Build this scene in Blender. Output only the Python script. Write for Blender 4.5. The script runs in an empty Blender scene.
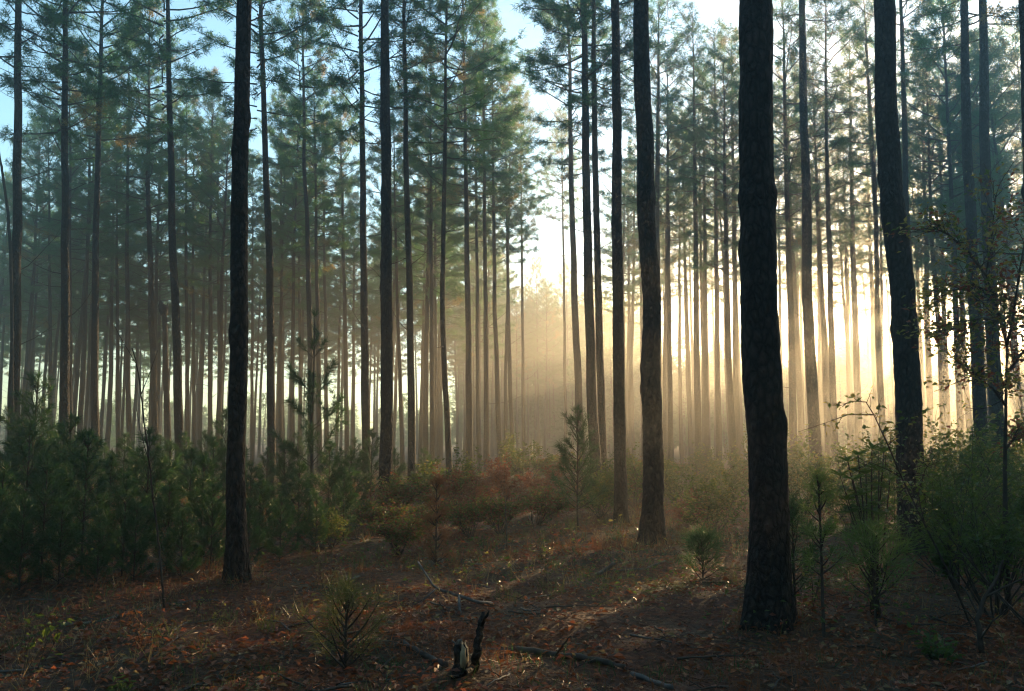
import bpy, math, random
import numpy as np
from mathutils import Vector, noise, Quaternion, Matrix

random.seed(11)
RNG = np.random.default_rng(11)
S = bpy.context.scene
COL = S.collection
PI = math.pi

SUN_EL = math.radians(9.6)
SUN_AZ = math.radians(28.5)        # to the right of the view direction (+Y)

# ------------------------------------------------------------------ camera
F = 887.0
W, H = 1024, 691
HOR = 442.0
TH = math.atan((HOR - H / 2) / F)
CAMZ = 1.6
cam_d = bpy.data.cameras.new('camera')
cam = bpy.data.objects.new('camera', cam_d)
COL.objects.link(cam)
cam.location = (0, 0, CAMZ)
cam.rotation_euler = (PI / 2 + TH, 0, 0)
cam_d.sensor_width = 36
cam_d.lens = F / W * 36
cam_d.clip_start = 0.05
cam_d.clip_end = 3000
S.camera = cam


def at(px, py, D):
    """world point seen at a pixel, at distance D ahead"""
    u = (px - W / 2) / F
    v = (H / 2 - py) / F
    t = D / (math.cos(TH) - v * math.sin(TH))
    return Vector((u * t, D, CAMZ + t * (math.sin(TH) + v * math.cos(TH))))


def gh(x, y):
    """height of the forest floor"""
    r = np.sqrt(np.asarray(x, float) ** 2 + np.asarray(y, float) ** 2)
    z = (0.035 * np.sin(0.9 * x + 0.4 * y + 1.0) + 0.03 * np.sin(1.7 * y - 0.8 * x) + 0.025 * np.sin(3.1 * x + 2.3 * y)
         + 0.02 * np.sin(4.7 * y - 2.9 * x + 2.0) + 0.05 * np.sin(0.23 * x - 0.17 * y + 0.6) + 0.03)
    return z + np.clip((r - 150) / 100, 0, 1.2) ** 2 * 4.0


def ghf(x, y):
    return float(gh(x, y))


def on_ground(px, py):
    """ground point seen at a pixel below the horizon"""
    D = 10.0
    for _ in range(30):
        p = at(px, py, D)
        slope = (CAMZ - p.z) / D
        D = max(2.0, (CAMZ - ghf(p.x, D)) / max(slope, 1e-3))
    p = at(px, py, D)
    return Vector((p.x, p.y, ghf(p.x, p.y)))


# ------------------------------------------------------------------ materials
def mat(name, build):
    m = bpy.data.materials.new(name)
    m.use_nodes = True
    nt = m.node_tree
    nt.nodes.clear()
    out = nt.nodes.new('ShaderNodeOutputMaterial')
    build(nt, nt.nodes.new, nt.links.new, out)
    return m


def ramp(nt, cols):
    r = nt.nodes.new('ShaderNodeValToRGB')
    e = r.color_ramp.elements
    while len(e) < len(cols):
        e.new(0.5)
    for i, (p, c) in enumerate(cols):
        e[i].position = p
        e[i].color = (*c, 1)
    return r


def bark_mat(name, dark, mid, light, sc=1.0):
    def b(nt, N, L, out):
        tc = N('ShaderNodeTexCoord')
        mp = N('ShaderNodeMapping')
        mp.inputs['Scale'].default_value = (16 * sc, 16 * sc, 8 * sc)
        L(tc.outputs['Object'], mp.inputs[0])
        n1 = N('ShaderNodeTexNoise'); n1.inputs['Scale'].default_value = 1.2; n1.inputs['Detail'].default_value = 5
        L(mp.outputs[0], n1.inputs['Vector'])
        v = N('ShaderNodeTexVoronoi'); v.feature = 'DISTANCE_TO_EDGE'; v.inputs['Scale'].default_value = 1.0
        mx = N('ShaderNodeMixRGB'); mx.inputs[0].default_value = 0.5
        L(mp.outputs[0], mx.inputs[1]); L(n1.outputs['Color'], mx.inputs[2]); L(mx.outputs[0], v.inputs['Vector'])
        r = ramp(nt, [(0.0, dark), (0.22, mid), (0.8, light)])
        L(v.outputs['Distance'], r.inputs[0])
        n2 = N('ShaderNodeTexNoise'); n2.inputs['Scale'].default_value = 2.3; n2.inputs['Detail'].default_value = 3
        L(tc.outputs['Object'], n2.inputs['Vector'])
        r2 = ramp(nt, [(0.3, (0.55, 0.6, 0.6)), (0.7, (1.25, 1.1, 1.0))])
        L(n2.outputs['Fac'], r2.inputs[0])
        mm = N('ShaderNodeMixRGB'); mm.blend_type = 'MULTIPLY'; mm.inputs[0].default_value = 1
        L(r.outputs[0], mm.inputs[1]); L(r2.outputs[0], mm.inputs[2])
        p = N('ShaderNodeBsdfPrincipled'); p.inputs['Roughness'].default_value = 0.85
        p.inputs['Specular IOR Level'].default_value = 0.25
        L(mm.outputs[0], p.inputs['Base Color'])
        bp = N('ShaderNodeBump'); bp.inputs['Strength'].default_value = 1.0; bp.inputs['Distance'].default_value = 0.045
        ad = N('ShaderNodeMath'); ad.operation = 'MULTIPLY_ADD'; ad.inputs[1].default_value = 1.5
        L(v.outputs['Distance'], ad.inputs[0]); L(n1.outputs['Fac'], ad.inputs[2])
        L(ad.outputs[0], bp.inputs['Height']); L(bp.outputs[0], p.inputs['Normal'])
        L(p.outputs[0], out.inputs['Surface'])
    return mat(name, b)


def leaf_mat(name, c1, c2, trans=0.45, rough=0.5, tcol=None, scale=1.3, spec=0.4):
    """leaf or needle: two-tone by a noise over space, lets light through"""
    tcol = tcol or c2

    def b(nt, N, L, out):
        tc = N('ShaderNodeTexCoord')
        n = N('ShaderNodeTexNoise'); n.inputs['Scale'].default_value = scale; n.inputs['Detail'].default_value = 3
        L(tc.outputs['Object'], n.inputs['Vector'])
        r = ramp(nt, [(0.35, c1), (0.65, c2)])
        L(n.outputs['Fac'], r.inputs[0])
        p = N('ShaderNodeBsdfPrincipled'); p.inputs['Roughness'].default_value = rough
        p.inputs['Specular IOR Level'].default_value = spec
        L(r.outputs[0], p.inputs['Base Color'])
        t = N('ShaderNodeBsdfTranslucent'); t.inputs['Color'].default_value = (*tcol, 1)
        m = N('ShaderNodeMixShader'); m.inputs[0].default_value = trans
        L(p.outputs[0], m.inputs[1]); L(t.outputs[0], m.inputs[2])
        L(m.outputs[0], out.inputs['Surface'])
    return mat(name, b)


def plain_mat(name, c1, c2, rough=0.8, scale=9.0, bump=0.4):
    def b(nt, N, L, out):
        tc = N('ShaderNodeTexCoord')
        n = N('ShaderNodeTexNoise'); n.inputs['Scale'].default_value = scale; n.inputs['Detail'].default_value = 6
        L(tc.outputs['Object'], n.inputs['Vector'])
        r = ramp(nt, [(0.3, c1), (0.7, c2)])
        L(n.outputs['Fac'], r.inputs[0])
        p = N('ShaderNodeBsdfPrincipled'); p.inputs['Roughness'].default_value = rough
        p.inputs['Specular IOR Level'].default_value = 0.3
        L(r.outputs[0], p.inputs['Base Color'])
        bp = N('ShaderNodeBump'); bp.inputs['Strength'].default_value = bump; bp.inputs['Distance'].default_value = 0.02
        L(n.outputs['Fac'], bp.inputs['Height']); L(bp.outputs[0], p.inputs['Normal'])
        L(p.outputs[0], out.inputs['Surface'])
    return mat(name, b)


def ground_mat():
    def b(nt, N, L, out):
        tc = N('ShaderNodeTexCoord')
        n = N('ShaderNodeTexNoise'); n.inputs['Scale'].default_value = 0.55; n.inputs['Detail'].default_value = 6
        L(tc.outputs['Object'], n.inputs['Vector'])
        n2 = N('ShaderNodeTexNoise'); n2.inputs['Scale'].default_value = 14; n2.inputs['Detail'].default_value = 8
        n2.inputs['Roughness'].default_value = 0.7
        L(tc.outputs['Object'], n2.inputs['Vector'])
        ra = ramp(nt, [(0.3, (0.030, 0.016, 0.010)), (0.5, (0.12, 0.038, 0.017)), (0.72, (0.26, 0.082, 0.030))])
        L(n2.outputs['Fac'], ra.inputs[0])
        rb = ramp(nt, [(0.3, (0.030, 0.028, 0.016)), (0.6, (0.065, 0.05, 0.025)), (0.8, (0.05, 0.06, 0.022))])
        L(n2.outputs['Fac'], rb.inputs[0])
        rm = ramp(nt, [(0.42, (0, 0, 0)), (0.62, (1, 1, 1))])
        L(n.outputs['Fac'], rm.inputs[0])
        mx = N('ShaderNodeMixRGB'); L(rm.outputs[0], mx.inputs[0]); L(ra.outputs[0], mx.inputs[1]); L(rb.outputs[0], mx.inputs[2])
        p = N('ShaderNodeBsdfPrincipled'); p.inputs['Roughness'].default_value = 0.8
        p.inputs['Specular IOR Level'].default_value = 0.25
        L(mx.outputs[0], p.inputs['Base Color'])
        bp = N('ShaderNodeBump'); bp.inputs['Strength'].default_value = 1.0; bp.inputs['Distance'].default_value = 0.06
        L(n2.outputs['Fac'], bp.inputs['Height']); L(bp.outputs[0], p.inputs['Normal'])
        L(p.outputs[0], out.inputs['Surface'])
    return mat('forest_floor', b)


M_BARK = bark_mat('pine_bark', (0.014, 0.012, 0.011), (0.044, 0.035, 0.030), (0.092, 0.072, 0.061), 1.9)
M_TWIG = plain_mat('twig_bark', (0.035, 0.026, 0.02), (0.09, 0.068, 0.052), 0.85, 12)
M_GREYWOOD = plain_mat('weathered_wood', (0.05, 0.045, 0.04), (0.17, 0.15, 0.13), 0.75, 14)
M_PALEWOOD = plain_mat('fresh_broken_wood', (0.34, 0.24, 0.13), (0.56, 0.43, 0.26), 0.7, 18)
M_NEEDLE = leaf_mat('pine_needles', (0.026, 0.088, 0.046), (0.055, 0.135, 0.050), 0.5, 0.5, (0.095, 0.24, 0.070), 0.8)
M_YNEEDLE = leaf_mat('yellowing_needles', (0.12, 0.11, 0.03), (0.22, 0.17, 0.05), 0.5, 0.5, (0.30, 0.22, 0.05), 0.8)
M_SAPN = leaf_mat('sapling_needles', (0.014, 0.052, 0.027), (0.034, 0.092, 0.032), 0.4, 0.45, (0.07, 0.16, 0.04), 2.0)
M_RUST = leaf_mat('rusty_needles', (0.16, 0.060, 0.025), (0.30, 0.12, 0.05), 0.35, 0.6, (0.3, 0.11, 0.04), 3.0)
M_LEAF = leaf_mat('broad_leaf', (0.024, 0.062, 0.022), (0.06, 0.115, 0.030), 0.4, 0.5, (0.18, 0.24, 0.04), 3.0, 0.3)
M_LEAFY = leaf_mat('yellowish_leaf', (0.11, 0.12, 0.03), (0.20, 0.17, 0.05), 0.5, 0.45, (0.36, 0.30, 0.07), 3.0)
M_LEAFR = leaf_mat('red_brown_leaf', (0.10, 0.030, 0.020), (0.19, 0.07, 0.035), 0.45, 0.45, (0.32, 0.10, 0.05), 3.0)
M_STRAW = leaf_mat('pine_straw', (0.17, 0.055, 0.022), (0.30, 0.115, 0.045), 0.2, 0.5, None, 4.0, 0.25)
M_STRAWD = leaf_mat('old_pine_straw', (0.05, 0.024, 0.014), (0.14, 0.055, 0.026), 0.1, 0.5, None, 4.0)
M_LITTER = leaf_mat('fallen_leaf', (0.17, 0.048, 0.020), (0.36, 0.12, 0.045), 0.2, 0.48, None, 5.0, 0.3)
M_GRASS = leaf_mat('grass_blade', (0.05, 0.08, 0.025), (0.12, 0.13, 0.04), 0.4, 0.45, (0.22, 0.22, 0.06), 2.0)
M_SUNLIT = leaf_mat('sunlit_needles', (0.05, 0.12, 0.03), (0.12, 0.19, 0.05), 0.45, 0.4, (0.22, 0.34, 0.07), 2.0)  # yellow green needles, colour lightened to stand for sun on them
M_DRY = leaf_mat('dry_grass', (0.19, 0.13, 0.06), (0.34, 0.24, 0.12), 0.4, 0.5, (0.36, 0.25, 0.11), 2.0)
M_GROUND = ground_mat()


# ------------------------------------------------------------------ mesh builder
class MB:
    def __init__(s):
        s.v = []; s.f3 = []; s.f4 = []; s.m3 = []; s.m4 = []; s.n = 0; s.mats = []

    def mi(s, m):
        if m not in s.mats:
            s.mats.append(m)
        return s.mats.index(m)

    def tube(s, pts, rad, m, sides=6, cap=True, disp=None):
        pts = [Vector(p) for p in pts]
        n = len(pts)
        ring = []
        ref = None
        for i, p in enumerate(pts):
            d = (pts[min(i + 1, n - 1)] - pts[max(i - 1, 0)])
            if d.length < 1e-9:
                d = Vector((0, 0, 1))
            d.normalize()
            if ref is None:
                ref = Vector((1, 0, 0)) if abs(d.x) < 0.9 else Vector((0, 1, 0))
            a = (ref - d * ref.dot(d)).normalized()
            ref = a
            b = d.cross(a)
            for k in range(sides):
                t = 2 * PI * k / sides
                r = rad[i]
                if disp:
                    r *= disp(t, i)
                q = p + a * (r * math.cos(t)) + b * (r * math.sin(t))
                ring.append(q[:])
        base = s.n
        s.v.append(np.array(ring, dtype=np.float32)); s.n += len(ring)
        k = np.arange(sides)
        q = []
        for i in range(n - 1):
            o = base + i * sides
            q.append(np.stack([o + k, o + (k + 1) % sides, o + sides + (k + 1) % sides, o + sides + k], 1))
        q = np.concatenate(q)
        s.f4.append(q); s.m4.append(np.full(len(q), s.mi(m)))
        if cap:
            for i, flip in ((0, True), (n - 1, False)):
                c = s.n
                s.v.append(np.array([pts[i][:]], dtype=np.float32)); s.n += 1
                o = base + i * sides
                t3 = np.stack([np.full(sides, c), o + k, o + (k + 1) % sides], 1)
                if flip:
                    t3 = t3[:, ::-1]
                s.f3.append(t3); s.m3.append(np.full(sides, s.mi(m)))

    def blades(s, base, dirs, length, width, m, droop=0.0):
        """thin pointed needles; arrays (n,3),(n,3),(n,),(n,)"""
        n = len(base)
        if n == 0:
            return
        rnd = RNG.normal(size=(n, 3))
        side = np.cross(dirs, rnd)
        side /= np.linalg.norm(side, axis=1, keepdims=True) + 1e-9
        tip = base + dirs * length[:, None]
        tip[:, 2] -= droop * length
        a = base + side * (width / 2)[:, None]
        b = base - side * (width / 2)[:, None]
        vs = np.stack([a, b, tip], 1).reshape(-1, 3)
        idx = s.n + np.arange(n * 3).reshape(-1, 3)
        s.v.append(vs.astype(np.float32)); s.n += n * 3
        s.f3.append(idx); s.m3.append(np.full(n, s.mi(m)))

    def leaves(s, base, dirs, nrm, length, width, m, fold=0.18):
        """leaf blades: folded along the midrib, two quads each"""
        n = len(base)
        if n == 0:
            return
        dirs = dirs / (np.linalg.norm(dirs, axis=1, keepdims=True) + 1e-9)
        side = np.cross(dirs, nrm)
        side /= np.linalg.norm(side, axis=1, keepdims=True) + 1e-9
        up = np.cross(side, dirs)
        L = length[:, None]; Wd = width[:, None]
        mid = base + dirs * L * 0.5 - up * Wd * fold
        tip = base + dirs * L - up * L * 0.12
        l1 = base + dirs * L * 0.45 + side * Wd * 0.5 + up * Wd * fold
        r1 = base + dirs * L * 0.45 - side * Wd * 0.5 + up * Wd * fold
        vs = np.stack([base, l1, tip, mid, r1], 1).reshape(-1, 3)
        o = s.n + np.arange(n)[:, None] * 5
        q = np.concatenate([o + np.array([[0, 3, 2, 1]]), o + np.array([[0, 4, 2, 3]])])
        s.v.append(vs.astype(np.float32)); s.n += n * 5
        s.f4.append(q); s.m4.append(np.full(len(q), s.mi(m)))

    def mesh(s, name, smooth=True):
        me = bpy.data.meshes.new(name)
        v = np.concatenate(s.v)
        f3 = np.concatenate(s.f3) if s.f3 else np.zeros((0, 3), int)
        f4 = np.concatenate(s.f4) if s.f4 else np.zeros((0, 4), int)
        m3 = np.concatenate(s.m3) if s.m3 else np.zeros(0, int)
        m4 = np.concatenate(s.m4) if s.m4 else np.zeros(0, int)
        me.vertices.add(len(v)); me.vertices.foreach_set('co', v.ravel())
        loops = np.concatenate([f3.ravel(), f4.ravel()]).astype(np.int32)
        me.loops.add(len(loops)); me.loops.foreach_set('vertex_index', loops)
        starts = np.concatenate([np.arange(len(f3)) * 3, len(f3) * 3 + np.arange(len(f4)) * 4]).astype(np.int32)
        me.polygons.add(len(starts)); me.polygons.foreach_set('loop_start', starts)
        me.polygons.foreach_set('material_index', np.concatenate([m3, m4]).astype(np.int32))
        me.polygons.foreach_set('use_smooth', np.full(len(starts), smooth))
        for m in s.mats:
            me.materials.append(m)
        me.update(calc_edges=True)
        me.validate()
        return me

    def build(s, name, parent=None, smooth=True):
        o = bpy.data.objects.new(name, s.mesh(name, smooth))
        COL.objects.link(o)
        if parent is not None:
            o.parent = parent
        return o


def tag(o, label, cat, group=None, kind=None):
    if kind:
        o['kind'] = kind
    if label:
        o['label'] = label
    if cat:
        o['category'] = cat
    if group:
        o['group'] = group
    return o


def thing(name, label, cat, loc=(0, 0, 0), group=None):
    o = bpy.data.objects.new(name, None)
    COL.objects.link(o)
    o.empty_display_size = 0.3
    o.location = loc
    return tag(o, label, cat, group)


def dup(root, loc, rz=0.0, sc=1.0, label=None, group=None):
    r = root.copy(); COL.objects.link(r)
    r.location = loc; r.rotation_euler = (0, 0, rz)
    r.scale = (sc, sc, sc) if not isinstance(sc, tuple) else sc
    if label: r['label'] = label
    if group: r['group'] = group
    for ch in root.children:
        c = ch.copy(); COL.objects.link(c); c.parent = r
    return r


def link_copy(me, name, parent, loc=(0, 0, 0), rot=None, sc=1.0):
    o = bpy.data.objects.new(name, me)
    COL.objects.link(o)
    o.parent = parent
    o.location = loc
    if rot is not None:
        o.rotation_mode = 'QUATERNION'; o.rotation_quaternion = rot
    o.scale = (sc, sc, sc)
    return o


def rdirs(d, n, spread):
    """n directions scattered round d"""
    r = RNG.normal(size=(n, 3))
    r /= np.linalg.norm(r, axis=1, keepdims=True)
    v = np.asarray(d)[None, :] * 1.0 + r * spread
    return v / (np.linalg.norm(v, axis=1, keepdims=True) + 1e-9)


# ------------------------------------------------------------------ ground
def make_ground():
    n = 361
    u = np.linspace(-1, 1, n)
    R = 252.0
    c = np.sign(u) * np.abs(u) ** 2.0 * R
    X, Y = np.meshgrid(c, c + 0.0)
    Y = Y + 8.0
    Z = gh(X, Y)
    me = bpy.data.meshes.new('ground')
    v = np.stack([X, Y, Z], 2).reshape(-1, 3)
    i = np.arange(n * n).reshape(n, n)
    f = np.stack([i[:-1, :-1], i[:-1, 1:], i[1:, 1:], i[1:, :-1]], 2).reshape(-1, 4)
    me.from_pydata(v.tolist(), [], f.tolist())
    me.polygons.foreach_set('use_smooth', np.ones(len(f), bool))
    me.materials.append(M_GROUND)
    o = bpy.data.objects.new('ground', me); COL.objects.link(o)
    tag(o, 'forest floor of brown needles and low growth', None, kind='structure')


make_ground()


# ------------------------------------------------------------------ pine crowns (shared meshes)
def crown_mesh(Hc, Rc, nl, seed, dens=1.0, yellow=0.06):
    """limbs and needles of a pine crown; origin at the crown's base, z up"""
    global RNG
    RNG = np.random.default_rng(seed)
    rnd = random.Random(seed)
    b = MB()
    nb, nd, nlen, nw, nm = [], [], [], [], []
    yb, yd, yl, yw = [], [], [], []
    for k in range(nl):
        t = (k + rnd.random()) / nl
        z0 = Hc * (t ** 0.9) * 0.97
        az = k * 2.399 + rnd.uniform(-0.6, 0.6)
        prof = (0.55 + 0.9 * t) if t < 0.35 else (1.0 - (t - 0.35) / 0.65 * 0.82) * 1.0
        prof = min(prof, 0.9)
        ln = Rc * prof * rnd.uniform(0.65, 1.25)
        el0 = math.radians(-8 + 55 * t + rnd.uniform(-12, 14))
        hx, hy = math.cos(az), math.sin(az)
        pts = []
        seg = 6
        p = Vector((0, 0, z0))
        el = el0
        for i in range(seg + 1):
            pts.append(p.copy())
            el += math.radians(rnd.uniform(-3, 9))
            azj = az + rnd.uniform(-0.2, 0.2)
            p = p + Vector((math.cos(azj) * math.cos(el), math.sin(azj) * math.cos(el), math.sin(el))) * (ln / seg)
        r0 = 0.012 + 0.0075 * ln
        b.tube(pts, [r0 * (1 - 0.8 * i / seg) for i in range(seg + 1)], M_TWIG, 5, cap=False)
        bare = rnd.uniform(0.18, 0.42)
        isy = rnd.random() < yellow
        ntw = int(rnd.uniform(9, 14) * (0.5 + ln / Rc * 0.6))
        for q in range(ntw):
            s = bare + (1 - bare) * (q + rnd.random()) / ntw
            j = min(int(s * seg), seg - 1)
            fr = s * seg - j
            o = pts[j].lerp(pts[j + 1], fr)
            d = (pts[j + 1] - pts[j]).normalized()
            sd = d.cross(Vector((0, 0, 1))).normalized() * rnd.choice((-1, 1))
            td = (d * rnd.uniform(0.3, 0.9) + sd * rnd.uniform(0.3, 1.0) + Vector((0, 0, rnd.uniform(-0.25, 0.5)))).normalized()
            tl = rnd.uniform(0.25, 0.75) * (1.1 - 0.6 * s) * min(1.0, ln / 1.4)
            e = o + td * tl
            b.tube([o, o.lerp(e, 0.5) + Vector((0, 0, -0.02)), e], [0.008, 0.006, 0.003], M_TWIG, 3, cap=False)
            nt = 1 + int(tl / 0.2)
            for w in range(nt):
                c = o.lerp(e, 0.35 + 0.65 * (w + 1) / nt)
                cnt = int(rnd.uniform(17, 27) * dens)
                bs = np.array(c)[None, :] + RNG.normal(size=(cnt, 3)) * 0.06
                ds = rdirs(np.array(td), cnt, 1.0)
                le = RNG.uniform(0.13, 0.25, cnt)
                wi = RNG.uniform(0.015, 0.026, cnt)
                if isy:
                    yb.append(bs); yd.append(ds); yl.append(le); yw.append(wi)
                else:
                    nb.append(bs); nd.append(ds); nlen.append(le); nw.append(wi)
    if nb:
        b.blades(np.concatenate(nb), np.concatenate(nd), np.concatenate(nlen), np.concatenate(nw), M_NEEDLE, 0.2)
    if yb:
        b.blades(np.concatenate(yb), np.concatenate(yd), np.concatenate(yl), np.concatenate(yw), M_YNEEDLE, 0.2)
    return b.mesh('pine_crown', smooth=False)


CROWNS = [crown_mesh(10.5, 3.0, 58, 100 + i, 1.0, 0.08) for i in range(7)]
CROWN_H = 10.5
LACY = [crown_mesh(10.5, 2.9, 40, 140 + i, 0.8, 0.12) for i in range(5)]


def trunk_mesh(path, radf, near, seed, stubs, zc):
    """tapered pine trunk along local points path(z); near trunks carry modelled bark plates"""
    rnd = random.Random(seed)
    b = MB()
    top = path[-1][2]
    zs = []
    z = -0.25
    while z < top:
        zs.append(z)
        if near == 2:
            z += 0.045 if z < 7.5 else 0.8
        elif near == 1:
            z += 0.09 if z < 13 else 0.8
        else:
            z += 0.12 if z < 0.5 else 0.9
    zs.append(top)

    def pos(z):
        if z <= path[0][2]:
            return Vector((path[0][0], path[0][1], z))
        for i in range(len(path) - 1):
            if z <= path[i + 1][2]:
                # smooth (Catmull-like) interpolation in x
                f = (z - path[i][2]) / (path[i + 1][2] - path[i][2])
                x0 = path[max(i - 1, 0)][0]; x1 = path[i][0]; x2 = path[i + 1][0]; x3 = path[min(i + 2, len(path) - 1)][0]
                m1 = (x2 - x0) * 0.5; m2 = (x3 - x1) * 0.5
                if i == 0: m1 = x2 - x1
                if i == len(path) - 2: m2 = x2 - x1
                h = f * f * (3 - 2 * f)
                lin = x1 + (x2 - x1) * f
                cub = x1 * (1 - h) + x2 * h
                return Vector((lin * 0.6 + cub * 0.4, path[i][1] + (path[i + 1][1] - path[i][1]) * f, z))
        return Vector(path[-1])
    wob = rnd.uniform(0, 90)
    pts = [pos(z) + Vector((noise.noise(Vector((wob, 0, z * .55))), noise.noise(Vector((0, wob, z * .55))), 0)) * min(0.045, 0.18 * radf(0)) for z in zs]
    if near:
        sd = 64 if near == 2 else 32
        off = rnd.uniform(0, 50)
        knots = [(rnd.uniform(0, 2 * PI), rnd.uniform(0.8, 12), rnd.uniform(0.10, 0.24)) for _ in range(16)]

        def disp(t, i):
            z = zs[i]
            p = Vector((math.cos(t) * 4.0 + off, math.sin(t) * 4.0, z * 6.5))
            dd, _ = noise.voronoi(p + noise.noise_vector(p * 0.9) * 0.75)
            e = min(1.0, (dd[1] - dd[0]) * 1.6)
            g = 0.955 + 0.042 * e + 0.045 * noise.noise(p * 2.1) + 0.03 * noise.noise(p * 0.6) + 0.06 * noise.noise(Vector((math.cos(t) + off, math.sin(t), z * 1.6))) + 0.05 * noise.noise(Vector((off, 3.3, z * 2.3)))
            for ka, kz, kh in knots:
                da = (t - ka + PI) % (2 * PI) - PI
                q = (da / 0.4) ** 2 + ((z - kz) / 0.11) ** 2
                if q < 6:
                    g += kh * math.exp(-q)
            if z < 0.8:
                g += 0.16 * max(0, (0.8 - z)) ** 1.5 * math.sin(t * 4 + off) + 0.10 * max(0, .45 - z) * math.sin(t * 7 + 2 * off)
            return g
    else:
        sd = 9
        disp = None
    b.tube(pts, [radf(z) for z in zs], M_BARK, sd, disp=disp)
    # bare dead limbs below the crown
    for k in range(stubs):
        z = zc * rnd.uniform(0.5, 1.0) if rnd.random() < 0.85 else zc * rnd.uniform(0.25, 0.5)
        o = pos(z)
        az = rnd.uniform(0, 2 * PI)
        ln = rnd.uniform(0.3, 1.9)
        el = math.radians(rnd.uniform(-5, 35))
        pl = [o]
        q = o.copy()
        for i in range(5):
            el += math.radians(rnd.uniform(-10, 16)); az += rnd.uniform(-0.25, 0.25)
            q = q + Vector((math.cos(az) * math.cos(el), math.sin(az) * math.cos(el), math.sin(el))) * ln / 5
            pl.append(q.copy())
        r0 = 0.007 + 0.005 * ln
        b.tube(pl, [r0 * (1 - 0.17 * i) for i in range(6)], M_TWIG, 5, cap=False)
        for s in range(rnd.randint(0, 3)):
            a = pl[rnd.randint(2, 4)]
            e = a + Vector((rnd.uniform(-1, 1), rnd.uniform(-1, 1), rnd.uniform(-0.1, 0.7))) * 0.35
            b.tube([a, e], [r0 * 0.45, r0 * 0.15], M_TWIG, 3, cap=False)
    return b.mesh('pine_trunk')


tree_no = [0]
TREES_XY = []


def pine(label, D, pts, w, group='tall pines of the wood', height=None, cfrac=None, csc=None):
    """pine whose trunk runs through pixels pts = [(py, px), ...] bottom first, w = width in pixels low on the trunk"""
    i = tree_no[0]; tree_no[0] += 1
    rnd = random.Random(1000 + i)
    wp = [at(px, py, D) for py, px in pts]
    base = wp[0]
    # carry the lowest segment down to the ground
    bz = ghf(base.x, D)
    s = (wp[1].x - wp[0].x) / (wp[1].z - wp[0].z)
    bx = wp[0].x - s * (wp[0].z - bz) * 0.6
    bz = ghf(bx, D)
    root = thing('pine_tree', label, 'tree', (bx, D, bz), group)
    dia = w * D / F
    Ht = height or min(25.5, 15.5 + dia * 24 + rnd.uniform(-1.5, 1.5))
    path = [(0, 0, 0)]
    for p in wp:
        if p.z - bz > 0.3:
            path.append((p.x - bx, 0, p.z - bz))
    a, c = path[-2], path[-1]
    sl = max(-0.03, min(0.03, (c[0] - a[0]) / (c[2] - a[2])))
    if c[2] < Ht - 0.5:
        path.append((c[0] + sl * (Ht - c[2]), rnd.uniform(-0.3, 0.3), Ht))
    r0 = dia / 2

    def radf(z):
        t = max(0.0, z / Ht)
        return r0 * (1.04 - 0.62 * t - 0.36 * t ** 3 + (0.42 if D < 24 else 0.3) * math.exp(-max(z, -0.1) / 0.30))
    near = 2 if D < 15 else (1 if D < 24 else 0)
    cf = cfrac or (rnd.uniform(0.50, 0.60) if pts[0][1] < 640 else rnd.uniform(0.52, 0.62))
    zc = Ht * cf
    tm = trunk_mesh(path, radf, near, 50 + i, rnd.randint(5, 11), zc)
    link_copy(tm, 'trunk', root)
    # crown sits on the trunk at height zc and follows its lean
    lo, hi = path[-2], path[-1]
    f = max(0.0, min(1.0, (zc - lo[2]) / (hi[2] - lo[2])))
    if zc < lo[2]:
        cx, cy = lo[0], lo[1]
    else:
        cx, cy = lo[0] + (hi[0] - lo[0]) * f, lo[1] + (hi[1] - lo[1]) * f
    ax = Vector((hi[0] - cx, hi[1] - cy, hi[2] - zc)).normalized()
    q = Vector((0, 0, 1)).rotation_difference(ax) @ Quaternion((0, 0, 1), rnd.uniform(0, 6.28))
    sc = (Ht - zc) / CROWN_H * 1.03
    link_copy((CROWNS if pts[0][1] < 640 else LACY)[i % 5], 'crown', root, (cx, cy, zc), q, csc or sc)
    TREES_XY.append((bx, D))
    return root


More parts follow.
